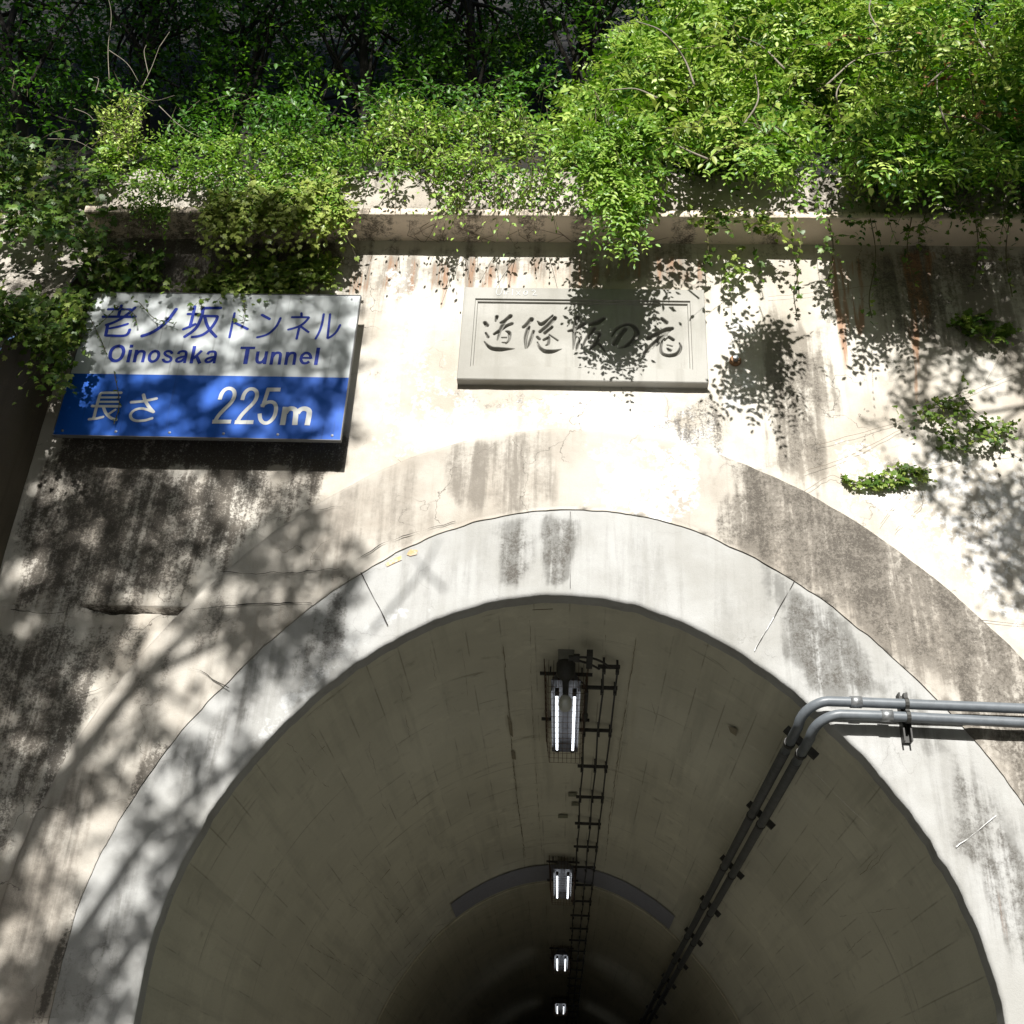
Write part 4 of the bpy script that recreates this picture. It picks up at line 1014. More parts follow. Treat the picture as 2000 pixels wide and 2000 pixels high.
# ------------------------------------------------------------------ cable rack beside the lamps
rack = thing('cable_rack', 'black cable rack of thin cables on cross bars beside the crown lamps', 'cable rack', (0.25, 2.0, Z_CROWN - 0.1))
Z_CAB = Z_CROWN - 0.13
def cz(x, y): return np.array(on_z(*cc(x, y), Z_CAB))
bars = [(cz(1165, 540), cz(1370, 558)), (cz(960, 775), cz(1330, 812)), (cz(945, 1270), cz(1272, 1315)), (cz(918, 1690), cz(1220, 1740))]
ys = [(a[1] + c[1]) / 2 for a, c in bars]
xr = np.mean([c[0] for a, c in bars]); xl = np.mean([a[0] for a, c in bars[2:]])
xl0 = bars[0][0][0]
stepy = ys[3] - ys[2]
ylist = [ys[0], ys[1], ys[2], ys[3]] + [ys[3] + stepy * k for k in range(1, 26)]
for i, y in enumerate(ylist):
    b = MB(); x0 = xl0 - 0.02 if i == 0 else (xl - 0.02)
    b.bar((x0, y, Z_CAB + .035), (xr + .02, y, Z_CAB + .035), .028, .024)
    for x in ((xr, (xr + xl) / 2 + .02) if i == 0 else (xr, (xr + xl) / 2 + .02, xl + .02)):
        b.box(x - .013, x + .013, y - .022, y + .022, Z_CAB - .018, Z_CAB + .012)
        b.box(x - .008, x + .008, y - .008, y + .008, Z_CAB + .05, Z_CROWN + .01 if x < .3 else Z_CROWN - .02)
    b.build('cross_bar', M_BLACK, rack)
for j, x in enumerate((xr, (xr + xl) / 2 + .02, xl + .02)):
    y0 = ys[0] - .05 if j < 2 else ys[1] + .35
    yy = [y0] + [y for y in ylist if y > y0] + [ylist[-1] + 2]
    b = MB(); b.tube([(x + .008 * math.sin(3.1 * i + j), y, Z_CAB - .006 * (i % 2)) for i, y in enumerate(yy)], .0075, 6); b.build('cable', M_BLACK, rack, True)
b = MB(); b.tube([(xl + .02, ys[1], Z_CAB), (xl + .02, ys[1] + .45, Z_CAB)], .016, 8); b.tube([(xl + .02, ys[1] + .45, Z_CAB), (xl + .02, ys[1] + .52, Z_CAB), (xl + .02, ys[1] + .60, Z_CAB), (xl + .02, ys[1] + .64, Z_CAB)], [.016, .024, .022, .01], 8); b.build('cable_gland', M_BLACK, rack, True)
b = MB(); b.tube(catmull([cz(990, 735), cz(930, 670), cz(820, 630), cz(700, 620), cz(600, 625)], 6), .008, 6); b.build('cable', M_BLACK, rack, True)
for pts in ([(880, 385), (1000, 388), (1100, 405), (1200, 450), (1280, 515)], [(890, 425), (960, 440), (1050, 470), (1150, 525)]):
    b = MB(); b.tube(catmull([cz(*q) for q in pts], 6), .0085, 6); b.build('cable', M_BLACK, rack, True)
q = cz(1035, 410)
b = MB(); b.box(q[0] - .022, q[0] + .022, q[1] - .11, q[1] + .13, Z_CAB - .02, Z_CAB + .03); b.build('clamp', M_BLACK, rack)
q = cz(870, 395)
b = MB(); b.tube([(q[0] - .05, q[1], Z_CAB), (q[0] - .015, q[1], Z_CAB)], .022, 8); b.tube([(q[0] - .015, q[1], Z_CAB), (q[0] + .03, q[1], Z_CAB)], .033, 8); b.build('cable_gland', M_BLACK, rack)

# ------------------------------------------------------------------ foliage tools
def norm(a): return a / (np.linalg.norm(a, axis=-1, keepdims=True) + 1e-9)
T_OVATE = (np.array([(0,0,0),(.2,.22,.05),(.25,.55,.06),(0,1,-.1),(-.25,.55,.06),(-.2,.22,.05)]), np.array([(0,1,2,3),(0,3,4,5)]))
T_SLIM = (np.array([(0,0,0),(.17,.3,.04),(.15,.65,.03),(0,1,-.12),(-.15,.65,.03),(-.17,.3,.04)]), np.array([(0,1,2,3),(0,3,4,5)]))
T_TINY = (np.array([(0,0,0),(.27,.5,.05),(0,1,-.05),(-.27,.5,.05)]), np.array([(0,1,2),(0,2,3)]))
T_IVY = (np.array([(0,0,0),(.28,-.12,-.03),(.55,.16,-.07),(.34,.34,0),(.42,.66,-.05),(.17,.62,.02),(0,1,-.12),(-.17,.62,.02),(-.42,.66,-.05),(-.34,.34,0),(-.55,.16,-.07),(-.28,-.12,-.03)]),
         np.array([(0,1,2,3),(0,3,4,5),(0,5,6,7),(0,7,8,9),(0,9,10,11)]))
class Leaves:
    def __init__(s, tpl): s.t = tpl; s.p, s.d, s.n, s.s, s.c = [], [], [], [], []
    def add(s, p, d, n, size, tint):
        s.p.append(np.atleast_2d(p)); s.d.append(np.atleast_2d(d)); s.n.append(np.atleast_2d(n))
        k = len(s.p[-1]); s.s.append(np.broadcast_to(size, k)); s.c.append(np.broadcast_to(tint, k))
    def build(s, name, mat, parent=None):
        if not s.p: return None
        P, D, Nn = np.vstack(s.p), norm(np.vstack(s.d)), np.vstack(s.n)
        S, C = np.concatenate(s.s), np.concatenate(s.c)
        X = norm(np.cross(D, Nn)); Z = np.cross(X, D)
        V, F = s.t
        W = P[:, None] + S[:, None, None] * (V[None, :, :1] * X[:, None] + V[None, :, 1:2] * D[:, None] + V[None, :, 2:] * Z[:, None])
        k = len(V); n = len(P)
        FF = (F[None] + (np.arange(n) * k)[:, None, None]).reshape(-1, F.shape[1])
        return mesh(name, W.reshape(-1, 3), FF, mat, parent, False, {'tint': np.clip(np.repeat(C, k), 0, 1)})
def sample_px(poly, n, hole=0.0, sc=90.0, seed=0):
    """points spread over an outline, with gaps where a noise field is low"""
    P = np.array(poly, float); lo, hi = P.min(0), P.max(0)
    out = []
    while sum(len(o) for o in out) < n:
        q = lo + (hi - lo) * rng.random((n * 3, 2))
        ok = poly_sd(q[:, 0], q[:, 1], P) > 0
        if hole: ok &= fbm(q[:, 0] / sc, q[:, 1] / sc, seed, 3) > hole
        out.append(q[ok])
        if len(out) > 40: break
    return np.vstack(out)[:n]
def to_world(px, y):
    px = np.asarray(px) * K
    d = ((px[:, :1] - 1000.0) / FPX) * RIGHT + ((1000.0 - px[:, 1:]) / FPX) * UPV + FWD
    return CAM + d * ((y - CAM[1]) / d[:, 1])[:, None]
def twigs(P, D, L, grav, npt=6):
    """arching shoots; returns (n, npt, 3)"""
    t = np.linspace(0, 1, npt)[None, :, None]
    n = len(P)
    D = norm(D); L = np.broadcast_to(L, n)[:, None, None]; g = np.broadcast_to(grav, n)[:, None, None]
    Q = P[:, None] + D[:, None] * t * L + np.array([0, 0, -1.0]) * g * L * t * t
    side = norm(np.cross(D, rng.normal(size=(n, 3))))
    return Q + side[:, None] * L * 0.12 * np.sin(t * 3.0 + rng.random((n, 1, 1)) * 3)
def stem_mesh(name, Q, r, mat, parent, frac=1.0, seg=3):
    idx = np.where(rng.random(len(Q)) < frac)[0]
    Q = Q[idx]; n, m, _ = Q.shape
    if n == 0: return None
    T = norm(np.gradient(Q, axis=1))
    ref = np.where(np.abs(T[..., 2:3]) < .8, np.array([0, 0, 1.0]), np.array([1.0, 0, 0]))
    A = norm(np.cross(T, ref)); B = np.cross(T, A)
    rad = (r * np.linspace(1, .35, m))[None, :, None]
    ang = np.arange(seg) * 2 * np.pi / seg
    V = np.stack([Q + rad * (A * math.cos(a) + B * math.sin(a)) for a in ang], 2)      # n,m,seg,3
    ix = np.arange(n * m * seg).reshape(n, m, seg)
    F = np.concatenate([np.stack([ix[:, :-1, j], ix[:, :-1, (j + 1) % seg], ix[:, 1:, (j + 1) % seg], ix[:, 1:, j]], -1).reshape(-1, 4) for j in range(seg)])
    return tag(mesh(name, V.reshape(-1, 3), F, mat, parent), kind='stuff')
SUNV = TO_SUN
def rnd(n): return rng.normal(size=(n, 3))
def leaf_on_twigs(LV, Q, per, size, face, spread=0.6, tint=0.5, tvar=0.2, kind='single', pairs=5, start=0.15, droop=0.3):
    n, m, _ = Q.shape
    ts = np.linspace(start, 1.0, per)
    base_t = tint + rng.normal(size=n) * tvar
    for k, t in enumerate(ts):
        f = t * (m - 1); i = min(int(f), m - 2); u = f - i
        p = Q[:, i] * (1 - u) + Q[:, i + 1] * u
        tan = norm(Q[:, i + 1] - Q[:, i])
        nn = norm(face + rnd(n) * spread)
        sd = norm(np.cross(tan, nn)) * (1 if k % 2 else -1)
        d = norm(sd * 0.9 + tan * 0.6 + np.array([0, 0, -droop]) + rnd(n) * 0.25)
        if t > 0.98: d = tan
        sz = size * (0.7 + 0.5 * rng.random(n)) * (1.0 - 0.35 * max(0, t - .6) / .4)
        c = base_t + rng.normal(size=n) * 0.10 + 0.15 * (t - .5)
        if kind == 'single':
            LV.add(p, d, nn, sz, c)
        else:
            # compound leaf: rachis of paired leaflets, drooping at its end
            rl = sz * 3.6
            nn2 = norm(nn - d * np.sum(nn * d, 1, keepdims=True))
            sx = np.cross(d, nn2)
            for a in range(pairs + 1):
                tt = 0.18 + 0.82 * a / pairs
                q = p + d * (rl * tt)[:, None] + np.array([0, 0, -1.0]) * (rl * 0.28 * tt * tt)[:, None]
                for s in ((-1, 1) if a < pairs else (0,)):
                    ld = norm(sx * s * 0.95 + d * (0.35 if s else 1) + np.array([0, 0, -0.18]) + rnd(n) * 0.12)
                    LV.add(q, ld, norm(nn2 + rnd(n) * 0.22), sz * (0.78 + .3 * math.sin(math.pi * tt)), c + rng.normal(size=n) * .05)
M_LEAF_BRIGHT = leaf_mat('bright_leaf', (0.025, 0.085, 0.010), (0.145, 0.275, 0.030), (0.42, 0.53, 0.13), 0.24)
M_LEAF_YEL = leaf_mat('yellow_green_leaf', (0.035, 0.11, 0.014), (0.17, 0.30, 0.035), (0.44, 0.54, 0.14), 0.24)
M_LEAF_DARK = leaf_mat('forest_leaf', (0.025, 0.075, 0.012), (0.075, 0.19, 0.025), (0.18, 0.34, 0.05), 0.30)
M_LEAF_IVY = leaf_mat('ivy_leaf', (0.035, 0.09, 0.012), (0.12, 0.20, 0.03), (0.32, 0.38, 0.09), 0.28)
M_STEM = plain('green_brown_stem', (0.10, 0.085, 0.04), 0.8, bump=0)
M_BARK = plain('bark', (0.035, 0.03, 0.024), 0.95, var=0.5, scale=14, bump=0.5)
M_DEAD = plain('dead_twig', (0.22, 0.19, 0.15), 0.9, bump=0)
UP = np.array([0, 0, 1.0]); OUT = np.array([0, -1.0, 0])

def plant(name, label, cat, poly, y0, y1, n, size, mat, tpl, tlen=0.35, grav=0.5, mdir=(0, -0.6, 0.4), dspread=0.7, per=8, kind='single', pairs=5, face=None, spread=0.55,
          tint=0.5, tvar=0.18, hole=0.36, sc=90.0, seed=0, group=None, stems=0.5, srad=0.005, jit=0.15, sub='foliage'):
    px = sample_px(poly, n, hole, sc, seed)
    n = len(px)
    f = fbm(px[:, 0] / 130.0, px[:, 1] / 110.0, seed + 5, 3)
    y = y0 + (y1 - y0) * np.clip(1.15 - f * 1.35 + rng.normal(size=n) * jit, 0, 1)
    P = to_world(px, y)
    D = norm(np.array(mdir, float) + rnd(n) * dspread)
    Q = twigs(P - D * tlen * 0.5, D, tlen * (0.6 + 0.8 * rng.random(n)), grav)
    base = P[np.argmin(P[:, 2])]
    t = thing(name, label, cat, tuple(base), group)
    LV = Leaves(tpl)
    face = norm(np.array([0, -0.45, 0.5]) + SUNV * 0.5) if face is None else np.array(face, float)
    leaf_on_twigs(LV, Q, per, size, face, spread, tint, tvar, kind, pairs)
    LV.build(sub, mat, t)
    stem_mesh('stem', Q, srad, M_STEM, t, stems)
    return t

# ------------------------------------------------------------------ bright overhanging bushes above the cornice (right) and their neighbours
BUSH = 'feathery bushes above the cornice'
plant('feathery_bush', 'bright feathery bush in the middle, beside the dark gap of the forest', 'bush', [(1045,300),(1050,190),(1120,150),(1125,90),(1215,40),(1330,110),(1360,200),(1330,270),(1240,290),(1150,300),(1090,310)], -0.7, 0.7, 520, 0.072, M_LEAF_BRIGHT, T_OVATE, 0.42, 0.35, (0, -.6, .35), .6, 5, 'pinnate', 3, tint=.55, hole=.47, seed=1, sc=58, group=BUSH, jit=.3, tvar=.26)
plant('feathery_bush', 'tall bright feathery bush reaching the top of the picture right of the middle', 'bush', [(1200,60),(1280,0),(1400,-70),(1560,-70),(1620,40),(1600,160),(1500,220),(1380,210),(1300,120)], -0.6, 1.0, 480, 0.074, M_LEAF_BRIGHT, T_OVATE, 0.45, 0.35, (0, -.6, .35), .6, 5, 'pinnate', 3, tint=.55, hole=.48, seed=2, sc=58, group=BUSH, jit=.3, tvar=.26)
plant('feathery_bush', 'deep green bush hanging low over the cornice right of the tassel', 'bush', [(1270,230),(1400,180),(1520,200),(1620,230),(1640,270),(1580,290),(1500,285),(1420,270),(1340,290),(1280,290)], -0.62, 0.4, 520, 0.068, M_LEAF_BRIGHT, T_OVATE, 0.40, 0.5, (0, -.7, .15), .6, 5, 'pinnate', 3, tint=.42, hole=.46, seed=3, sc=58, group=BUSH, jit=.3, tvar=.26)
plant('feathery_bush', 'large sunlit yellow green bush filling the upper right corner', 'bush', [(1560,120),(1600,0),(1700,-80),(2080,-80),(2080,240),(1900,290),(1760,280),(1640,250)], -1.1, 0.6, 660, 0.076, M_LEAF_YEL, T_OVATE, 0.48, 0.4, (0, -.6, .3), .6, 5, 'pinnate', 3, tint=.45, hole=.46, seed=4, sc=58, group=BUSH, jit=.3, tvar=.26)
plant('feathery_bush', 'shaded bush hanging over the right end of the cornice', 'bush', [(1600,240),(1760,270),(1900,280),(2080,230),(2080,305),(1900,305),(1780,300),(1640,310)], -1.0, 0.3, 480, 0.07, M_LEAF_BRIGHT, T_OVATE, 0.42, 0.6, (0, -.6, .1), .6, 5, 'pinnate', 3, tint=.38, hole=.36, seed=5, sc=70, group=BUSH, jit=.3, tvar=.26)
plant('hanging_spray', 'long green leafy tassel hanging in front of the cornice above the plaque', 'plant', [(1105,215),(1200,200),(1232,260),(1226,320),(1206,370),(1200,415),(1188,440),(1170,430),(1150,380),(1132,345),(1100,310)], -0.92, -0.74, 105, 0.060, M_LEAF_BRIGHT, T_OVATE, 0.28, 0.7, (0, -.25, -.5), .4, 5, 'pinnate', 3, tint=.5, hole=0, seed=6, jit=.5)
plant('hanging_spray', 'leafy spray jutting forward out of the deep green bush right of the tassel', 'plant', [(1430,232),(1510,225),(1515,285),(1470,297),(1435,280)], -1.42, -1.3, 30, 0.066, M_LEAF_BRIGHT, T_OVATE, 0.36, 0.7, (0, -.3, -.2), .5, 5, 'pinnate', 3, tint=.5, hole=0, seed=26, jit=.5)
# long bare shoots and broad leaved climbers that break up the bushes
t = thing('arching_stem', 'bare brown stems arching through the sunlit bushes above the right of the cornice', 'stem', tuple(v(1500, 250, -.8)))
for pts in [[(1310,160),(1290,110),(1250,60),(1200,40)], [(1480,130),(1440,90),(1400,70)], [(1560,160),(1620,110),(1700,95)], [(1750,160),(1800,118),(1830,118)], [(1790,250),(1770,190),(1768,150)], [(1900,270),(1840,230),(1780,215)], [(1240,185),(1200,168),(1150,170)], [(1335,300),(1300,285),(1270,270)], [(1660,60),(1640,20),(1650,-20)], [(1880,120),(1840,60),(1850,0)], [(1400,240),(1430,190),(1425,140)], [(1590,230),(1578,180),(1590,150)]]:
    b = MB(); C = catmull([v(a, c, -.95 + .1 * rng.normal()) for a, c in pts], 6); b.tube(C, np.linspace(.009, .004, len(C)), 5); b.build('shoot', M_DEAD, t, True)
plant('climber', 'broad leaved climber with pale leaves scattered over the sunlit bushes', 'climber', [(1060,230),(1130,110),(1300,20),(1560,-40),(2080,-40),(2080,280),(1640,280),(1400,280),(1150,280)], -1.05, -0.3, 210, 0.085, M_LEAF_IVY, T_OVATE, .4, .5, (0, -.6, .1), .6, 6, tint=.85, tvar=.15, hole=.40, seed=27, sc=60, stems=.6, srad=.004, jit=.35)
plant('climber', 'reddish withered shoots among the bushes in the upper right', 'climber', [(1560,80),(1800,40),(2080,60),(2080,240),(1700,230)], -1.15, -0.6, 26, 0.06, leaf_mat('withered_leaf', (.12,.05,.02), (.22,.10,.04), (.30,.20,.08), .2), T_OVATE, .3, .5, (0, -.6, .1), .6, 6, tint=.5, hole=.3, seed=28, stems=.6, srad=.004, jit=.35)
# edge of the parapet
plant('weed_patch', 'sunlit yellow green weeds growing along the parapet edge above the sign', 'weeds', [(190,330),(185,280),(300,262),(420,258),(560,262),(640,270),(720,275),(700,320),(600,345),(420,345),(300,360)], -0.42, 0.0, 620, 0.050, M_LEAF_BRIGHT, T_OVATE, 0.26, 0.25, (0, -.5, .6), .6, 9, tint=.45, hole=.30, seed=7, sc=60, stems=.3, srad=.0025)
plant('weed_patch', 'darker weeds draping down the parapet between the sunlit weeds and the ivy', 'weeds', [(230,340),(640,330),(640,400),(560,390),(420,400),(330,410),(250,395)], -0.46, -0.24, 300, 0.048, M_LEAF_BRIGHT, T_OVATE, 0.24, 0.8, (0, -.4, -.2), .6, 9, tint=.5, hole=.42, seed=8, sc=60, stems=.3, srad=.0025)
plant('shrub', 'low leafy shrub on the parapet left of the middle', 'bush', [(690,250),(700,210),(780,190),(860,215),(930,200),(1050,230),(1060,320),(960,330),(880,320),(800,330),(730,300)], -0.5, 0.5, 420, 0.062, M_LEAF_BRIGHT, T_OVATE, 0.36, 0.4, (0, -.6, .4), .6, 8, tint=.6, hole=.30, seed=9, stems=.7)
plant('trailing_plant', 'leafy fringe trailing over the parapet face left of the tassel', 'plant', [(700,300),(1050,300),(1060,350),(980,365),(900,340),(850,400),(820,350),(740,330)], -0.5, -0.24, 130, 0.055, M_LEAF_BRIGHT, T_OVATE, 0.3, 0.9, (0, -.3, -.4), .5, 7, tint=.5, hole=.38, seed=10)
plant('tall_weed', 'upright pale yellow weed standing at the left end of the parapet', 'weeds', [(190,310),(178,250),(195,215),(230,180),(262,195),(268,240),(245,320)], -0.35, -0.15, 130, 0.046, M_LEAF_YEL, T_OVATE, 0.22, 0.2, (0, -.2, .8), .5, 7, tint=.85, hole=0, seed=11, stems=.9)
# ivy
IVF = norm(np.array([0.0, -0.85, 0.35]))
plant('ivy', 'pale sunlit ivy spilling over the cornice above the sign', 'ivy', [(400,365),(500,345),(620,335),(655,370),(680,400),(640,410),(600,425),(530,405),(470,435),(400,425),(380,395)], -0.5, -0.3, 240, 0.066, M_LEAF_IVY, T_IVY, 0.28, 0.7, (0, -.3, -.3), .6, 6, face=IVF, spread=.35, tint=.9, tvar=.12, hole=.34, seed=12, sc=60, srad=.004)
plant('ivy', 'shaded ivy on the wall between the cornice and the top of the sign', 'ivy', [(390,500),(470,485),(610,472),(640,505),(605,550),(480,550),(390,548),(330,535)], -0.17, -0.05, 200, 0.064, M_LEAF_IVY, T_IVY, 0.26, 0.6, (0, -.2, -.2), .6, 6, face=IVF, spread=.35, tint=.55, tvar=.15, hole=.32, seed=13, sc=60, srad=.004)
plant('ivy', 'dark ivy covering the top of the left buttress', 'ivy', [(-60,270),(60,250),(200,300),(215,380),(185,470),(165,470),(120,455),(60,440),(-60,450)], -0.7, 0.1, 300, 0.066, M_LEAF_IVY, T_IVY, 0.28, 0.6, (0, -.3, -.2), .6, 6, face=IVF, spread=.45, tint=.32, tvar=.22, hole=.34, seed=14, sc=80, srad=.004)
plant('ivy', 'olive ivy hanging down the buttress beside the left edge of the sign', 'ivy', [(-60,545),(60,545),(150,548),(150,590),(130,650),(122,735),(105,720),(85,640),(40,630),(-60,630)], -0.98, -0.3, 230, 0.058, M_LEAF_IVY, T_IVY, 0.24, 0.8, (0, -.3, -.3), .6, 6, face=IVF, spread=.45, tint=.5, tvar=.2, hole=.26, seed=15, sc=70, srad=.004)
plant('ivy', 'small ivy leaves in the dark corner beside the upper left corner of the sign', 'ivy', [(165,470),(300,462),(320,540),(250,550),(180,560),(140,640),(130,560)], -0.3, -0.05, 110, 0.065, M_LEAF_IVY, T_IVY, 0.24, 0.7, (0, -.2, -.3), .6, 6, face=IVF, spread=.4, tint=.3, tvar=.15, hole=.36, seed=16, sc=70, srad=.004)
plant('ivy', 'narrow strip of ivy on the white wall right of the arch', 'ivy', [(1588,903),(1620,900),(1670,888),(1690,875),(1750,880),(1756,900),(1700,918),(1660,922),(1630,915)], -0.06, -0.02, 42, 0.042, M_LEAF_IVY, T_IVY, 0.12, 0.1, (1, -.1, .1), .4, 5, face=IVF, spread=.4, tint=.5, tvar=.2, hole=0, seed=17, srad=.004)
plant('ivy', 'dark ivy tangle on the right wall in the dappled shade', 'ivy', [(1690,775),(1760,765),(1800,700),(1830,700),(1840,770),(1900,790),(1915,815),(1850,845),(1770,845),(1760,800)], -0.10, -0.02, 60, 0.042, M_LEAF_IVY, T_IVY, 0.18, 0.3, (.5, -.2, 0), .6, 5, face=IVF, spread=.5, tint=.4, tvar=.2, hole=.2, seed=18, srad=.004)
plant('ivy', 'small ivy sprig high on the right wall under the cornice', 'ivy', [(1800,590),(1860,585),(1910,640),(1850,640),(1800,620)], -0.08, -0.02, 26, 0.065, M_LEAF_IVY, T_IVY, 0.16, 0.3, (.5, -.2, 0), .6, 5, face=IVF, spread=.5, tint=.35, tvar=.2, hole=0, seed=19, srad=.004)
plant('ivy', 'bright ivy bits clinging to the cornice right of the tassel', 'ivy', [(1250,400),(1330,392),(1420,395),(1490,405),(1500,430),(1440,440),(1400,425),(1330,425),(1270,420)], -0.34, -0.26, 34, 0.055, M_LEAF_IVY, T_IVY, 0.16, 0.4, (.5, -.3, -.1), .6, 5, face=IVF, spread=.4, tint=.6, tvar=.2, hole=.2, seed=20, srad=.004)
plant('ivy', 'ivy sprigs hanging under the cornice just right of the plaque', 'ivy', [(1340,470),(1420,465),(1440,500),(1400,525),(1350,520)], -0.25, -0.05, 9, 0.055, M_LEAF_IVY, T_IVY, 0.2, 0.8, (0, -.3, -.4), .5, 5, face=IVF, spread=.4, tint=.45, tvar=.2, hole=0, seed=22, srad=.004)
plant('ivy', 'dim curtain of ivy over the cornice at the right', 'ivy', [(1500,385),(1620,375),(2080,360),(2080,430),(1760,420),(1700,480),(1660,420),(1560,470),(1520,430)], -0.40, -0.27, 50, 0.05, M_LEAF_IVY, T_IVY, 0.26, 0.8, (0, -.3, -.4), .5, 6, face=IVF, spread=.4, tint=.3, tvar=.2, hole=.38, seed=23, srad=.004)
# thin trailing vines and bare ivy stems
VINE = 'thin vines trailing down from the cornice'
for k, pts in enumerate([[(1500,400),(1512,450),(1503,500),(1508,560)], [(1560,390),(1572,470),(1560,540)], [(1640,400),(1652,480),(1640,560),(1645,600)], [(1720,410),(1712,470),(1726,540)], [(1838,400),(1846,470),(1835,540)], [(1905,410),(1898,480),(1910,560)], [(1330,400),(1336,470),(1326,500)]]):
    C = catmull([v(a, b, -0.30 + 0.16 * i / 3) for i, (a, b) in enumerate(pts)], 8)
    t = thing('trailing_vine', 'thin leafy vine trailing from the cornice over the stained right wall', 'vine', tuple(C[0]), VINE)
    b = MB(); b.tube(C, 0.004, 4); b.build('stem', M_STEM, t)
    LV = Leaves(T_IVY); n = len(C)
    for _ in range(1): LV.add(C + rnd(n) * .02, norm(rnd(n) * .7 + np.array([0, -.2, -.5])), norm(IVF + rnd(n) * .4), 0.022 + .03 * rng.random(n), .4 + .2 * rng.normal(size=n))
    LV.build('foliage', M_LEAF_IVY, t)
t = thing('creeper_stem', 'network of bare brown creeper stems on the right wall and cornice', 'creeper', tuple(v(1700, 800, -0.02)))
b = MB()
for pts in [[(1520,890),(1600,860),(1720,800),(1830,740),(1932,700)], [(1660,990),(1700,940),(1732,915),(1740,880)], [(1690,1000),(1740,950),(1735,915)], [(1450,560),(1600,545),(1760,520),(1932,505)], [(1860,720),(1900,660),(1990,620)], [(1540,840),(1680,800),(1760,770)], [(1470,960),(1560,900),(1590,905)], [(1750,880),(1850,860),(1990,850)]]:
    b.tube(catmull([v(a, c, -0.028) for a, c in pts], 8) + rng.normal(size=(8 * (len(pts) - 1) + 1, 3)) * .003, .0013, 4)
for k in range(34):
    x0 = 660 + 1300 * rng.random(); n = 6
    pts = [(x0, 404)]
    for _ in range(4): pts.append((pts[-1][0] + rng.normal() * 22, pts[-1][1] + 13))
    yy = np.linspace(-LIP + .01, -0.02, 5)
    b.tube([v(a, c, y) - np.array([0, 0, .006]) for (a, c), y in zip(pts, yy)], .002, 4)
tag(b.build('stem', plain('creeper_bark', (0.16, 0.12, 0.08), 0.9, bump=0), t), kind='stuff')
t = thing('tendril', 'thin leafy tendril dangling across the left side of the sign', 'vine', tuple(v(200, 600, -0.25)))
b = MB(); LV = Leaves(T_SLIM)
for pts in [[(215,575),(250,590),(258,610)], [(262,570),(290,600),(310,605),(330,612)], [(150,640),(190,610),(220,580)], [(455,553),(462,580),(458,605)], [(215,700),(225,760),(215,800)], [(170,600),(190,640),(200,665)]]:
    C = catmull([v(a, c, -D_SIGN - 0.03) for a, c in pts], 5); b.tube(C, .0028, 4); n = len(C)
    LV.add(C, norm(rnd(n) + np.array([0, 0, -.5])), norm(IVF + rnd(n) * .4), .028 + .02 * rng.random(n), .35 + .15 * rng.normal(size=n))
tag(b.build('stem', M_STEM, t), kind='stuff'); LV.build('foliage', M_LEAF_IVY, t)

# ------------------------------------------------------------------ forest on the slope behind
FOR = 'trees of the dark forest behind the parapet'
def tree(label, cx, y, top, crown_polys, n, size, seed, tint=.45, mat=None, lean=0.0, hole=.36, ydep=1.6, r0=0.09):
    f = v(cx, 300, y); zg = float(hill_h(np.array([f[0]]), np.array([y]))[0])
    base = np.array([f[0], y, zg - 0.2])
    tip = v(cx + lean, top, y)
    t = thing('forest_tree', label, 'tree', tuple(base), FOR)
    C = catmull([base, base * .7 + tip * .3 + rng.normal(size=3) * .1, base * .35 + tip * .65 + rng.normal(size=3) * .15, tip], 8)
    b = MB(); b.tube(C, np.linspace(r0, r0 * .3, len(C)), 8)
    LV = Leaves(T_OVATE); Qs = []
    for poly in crown_polys:
        px = sample_px(poly, n, hole, 75.0, seed)
        m = len(px)
        yy = y - ydep / 2 + ydep * rng.random(m)
        P = to_world(px, yy)
        D = norm(np.array([0, -.55, .1]) + rnd(m) * .8)
        Q = twigs(P - D * .25, D, .5 * (.6 + .8 * rng.random(m)), .3)
        leaf_on_twigs(LV, Q, 9, size, norm(np.array([0, -.3, .75])), .5, tint, .2)
        Qs.append(Q)
    Q = np.vstack(Qs)
    for k in rng.choice(len(Q), min(26, len(Q)), replace=False):                    # limbs from the trunk into the crown
        e = Q[k, 0]; s = C[int(len(C) * (.3 + .65 * rng.random())) - 1]
        b.tube(catmull([s, (s + e) / 2 + np.array([0, 0, .12]) + rng.normal(size=3) * .1, e], 5), np.linspace(r0 * .35, .008, 11), 5)
    b.build('trunk', M_BARK, t, True)
    LV.build('crown', mat or M_LEAF_DARK, t)
    stem_mesh('twig', Q, .005, M_BARK, t, .5)
tree('forest tree in the top left corner, nearly black', 60, 2.2, -60, [[(-120,-90),(190,-90),(200,120),(150,240),(-120,260)]], 420, .085, 101, .35)
tree('dark forest tree behind the pale upright weed', 270, 2.8, -80, [[(150,-90),(420,-90),(430,130),(380,250),(170,250)]], 420, .085, 102, .35)
tree('forest tree with a few lit leaves above the sunlit weeds', 470, 2.4, -80, [[(350,-90),(600,-90),(600,150),(560,270),(380,270)]], 480, .085, 103, .5)
tree('leafy forest tree left of the middle with lit sprays', 690, 2.6, -80, [[(540,-90),(840,-90),(840,120),(760,210),(640,270),(540,250)]], 620, .085, 104, .6)
tree('green forest tree at the top of the picture left of the dark gap', 900, 3.0, -80, [[(740,-90),(1080,-90),(1040,60),(1000,170),(880,210),(760,200)]], 700, .08, 105, .6)
tree('forest tree with a bare trunk showing in the dark gap beside the bushes', 1135, 2.4, -90, [[(980,-90),(1250,-90),(1180,0),(1100,60),(1000,30)]], 300, .08, 106, .5, lean=-20, r0=.11)
tree('forest tree rising behind the tall feathery bush', 1430, 3.2, -100, [[(1180,-90),(1650,-90),(1650,260),(1250,280)]], 460, .085, 107, .5)
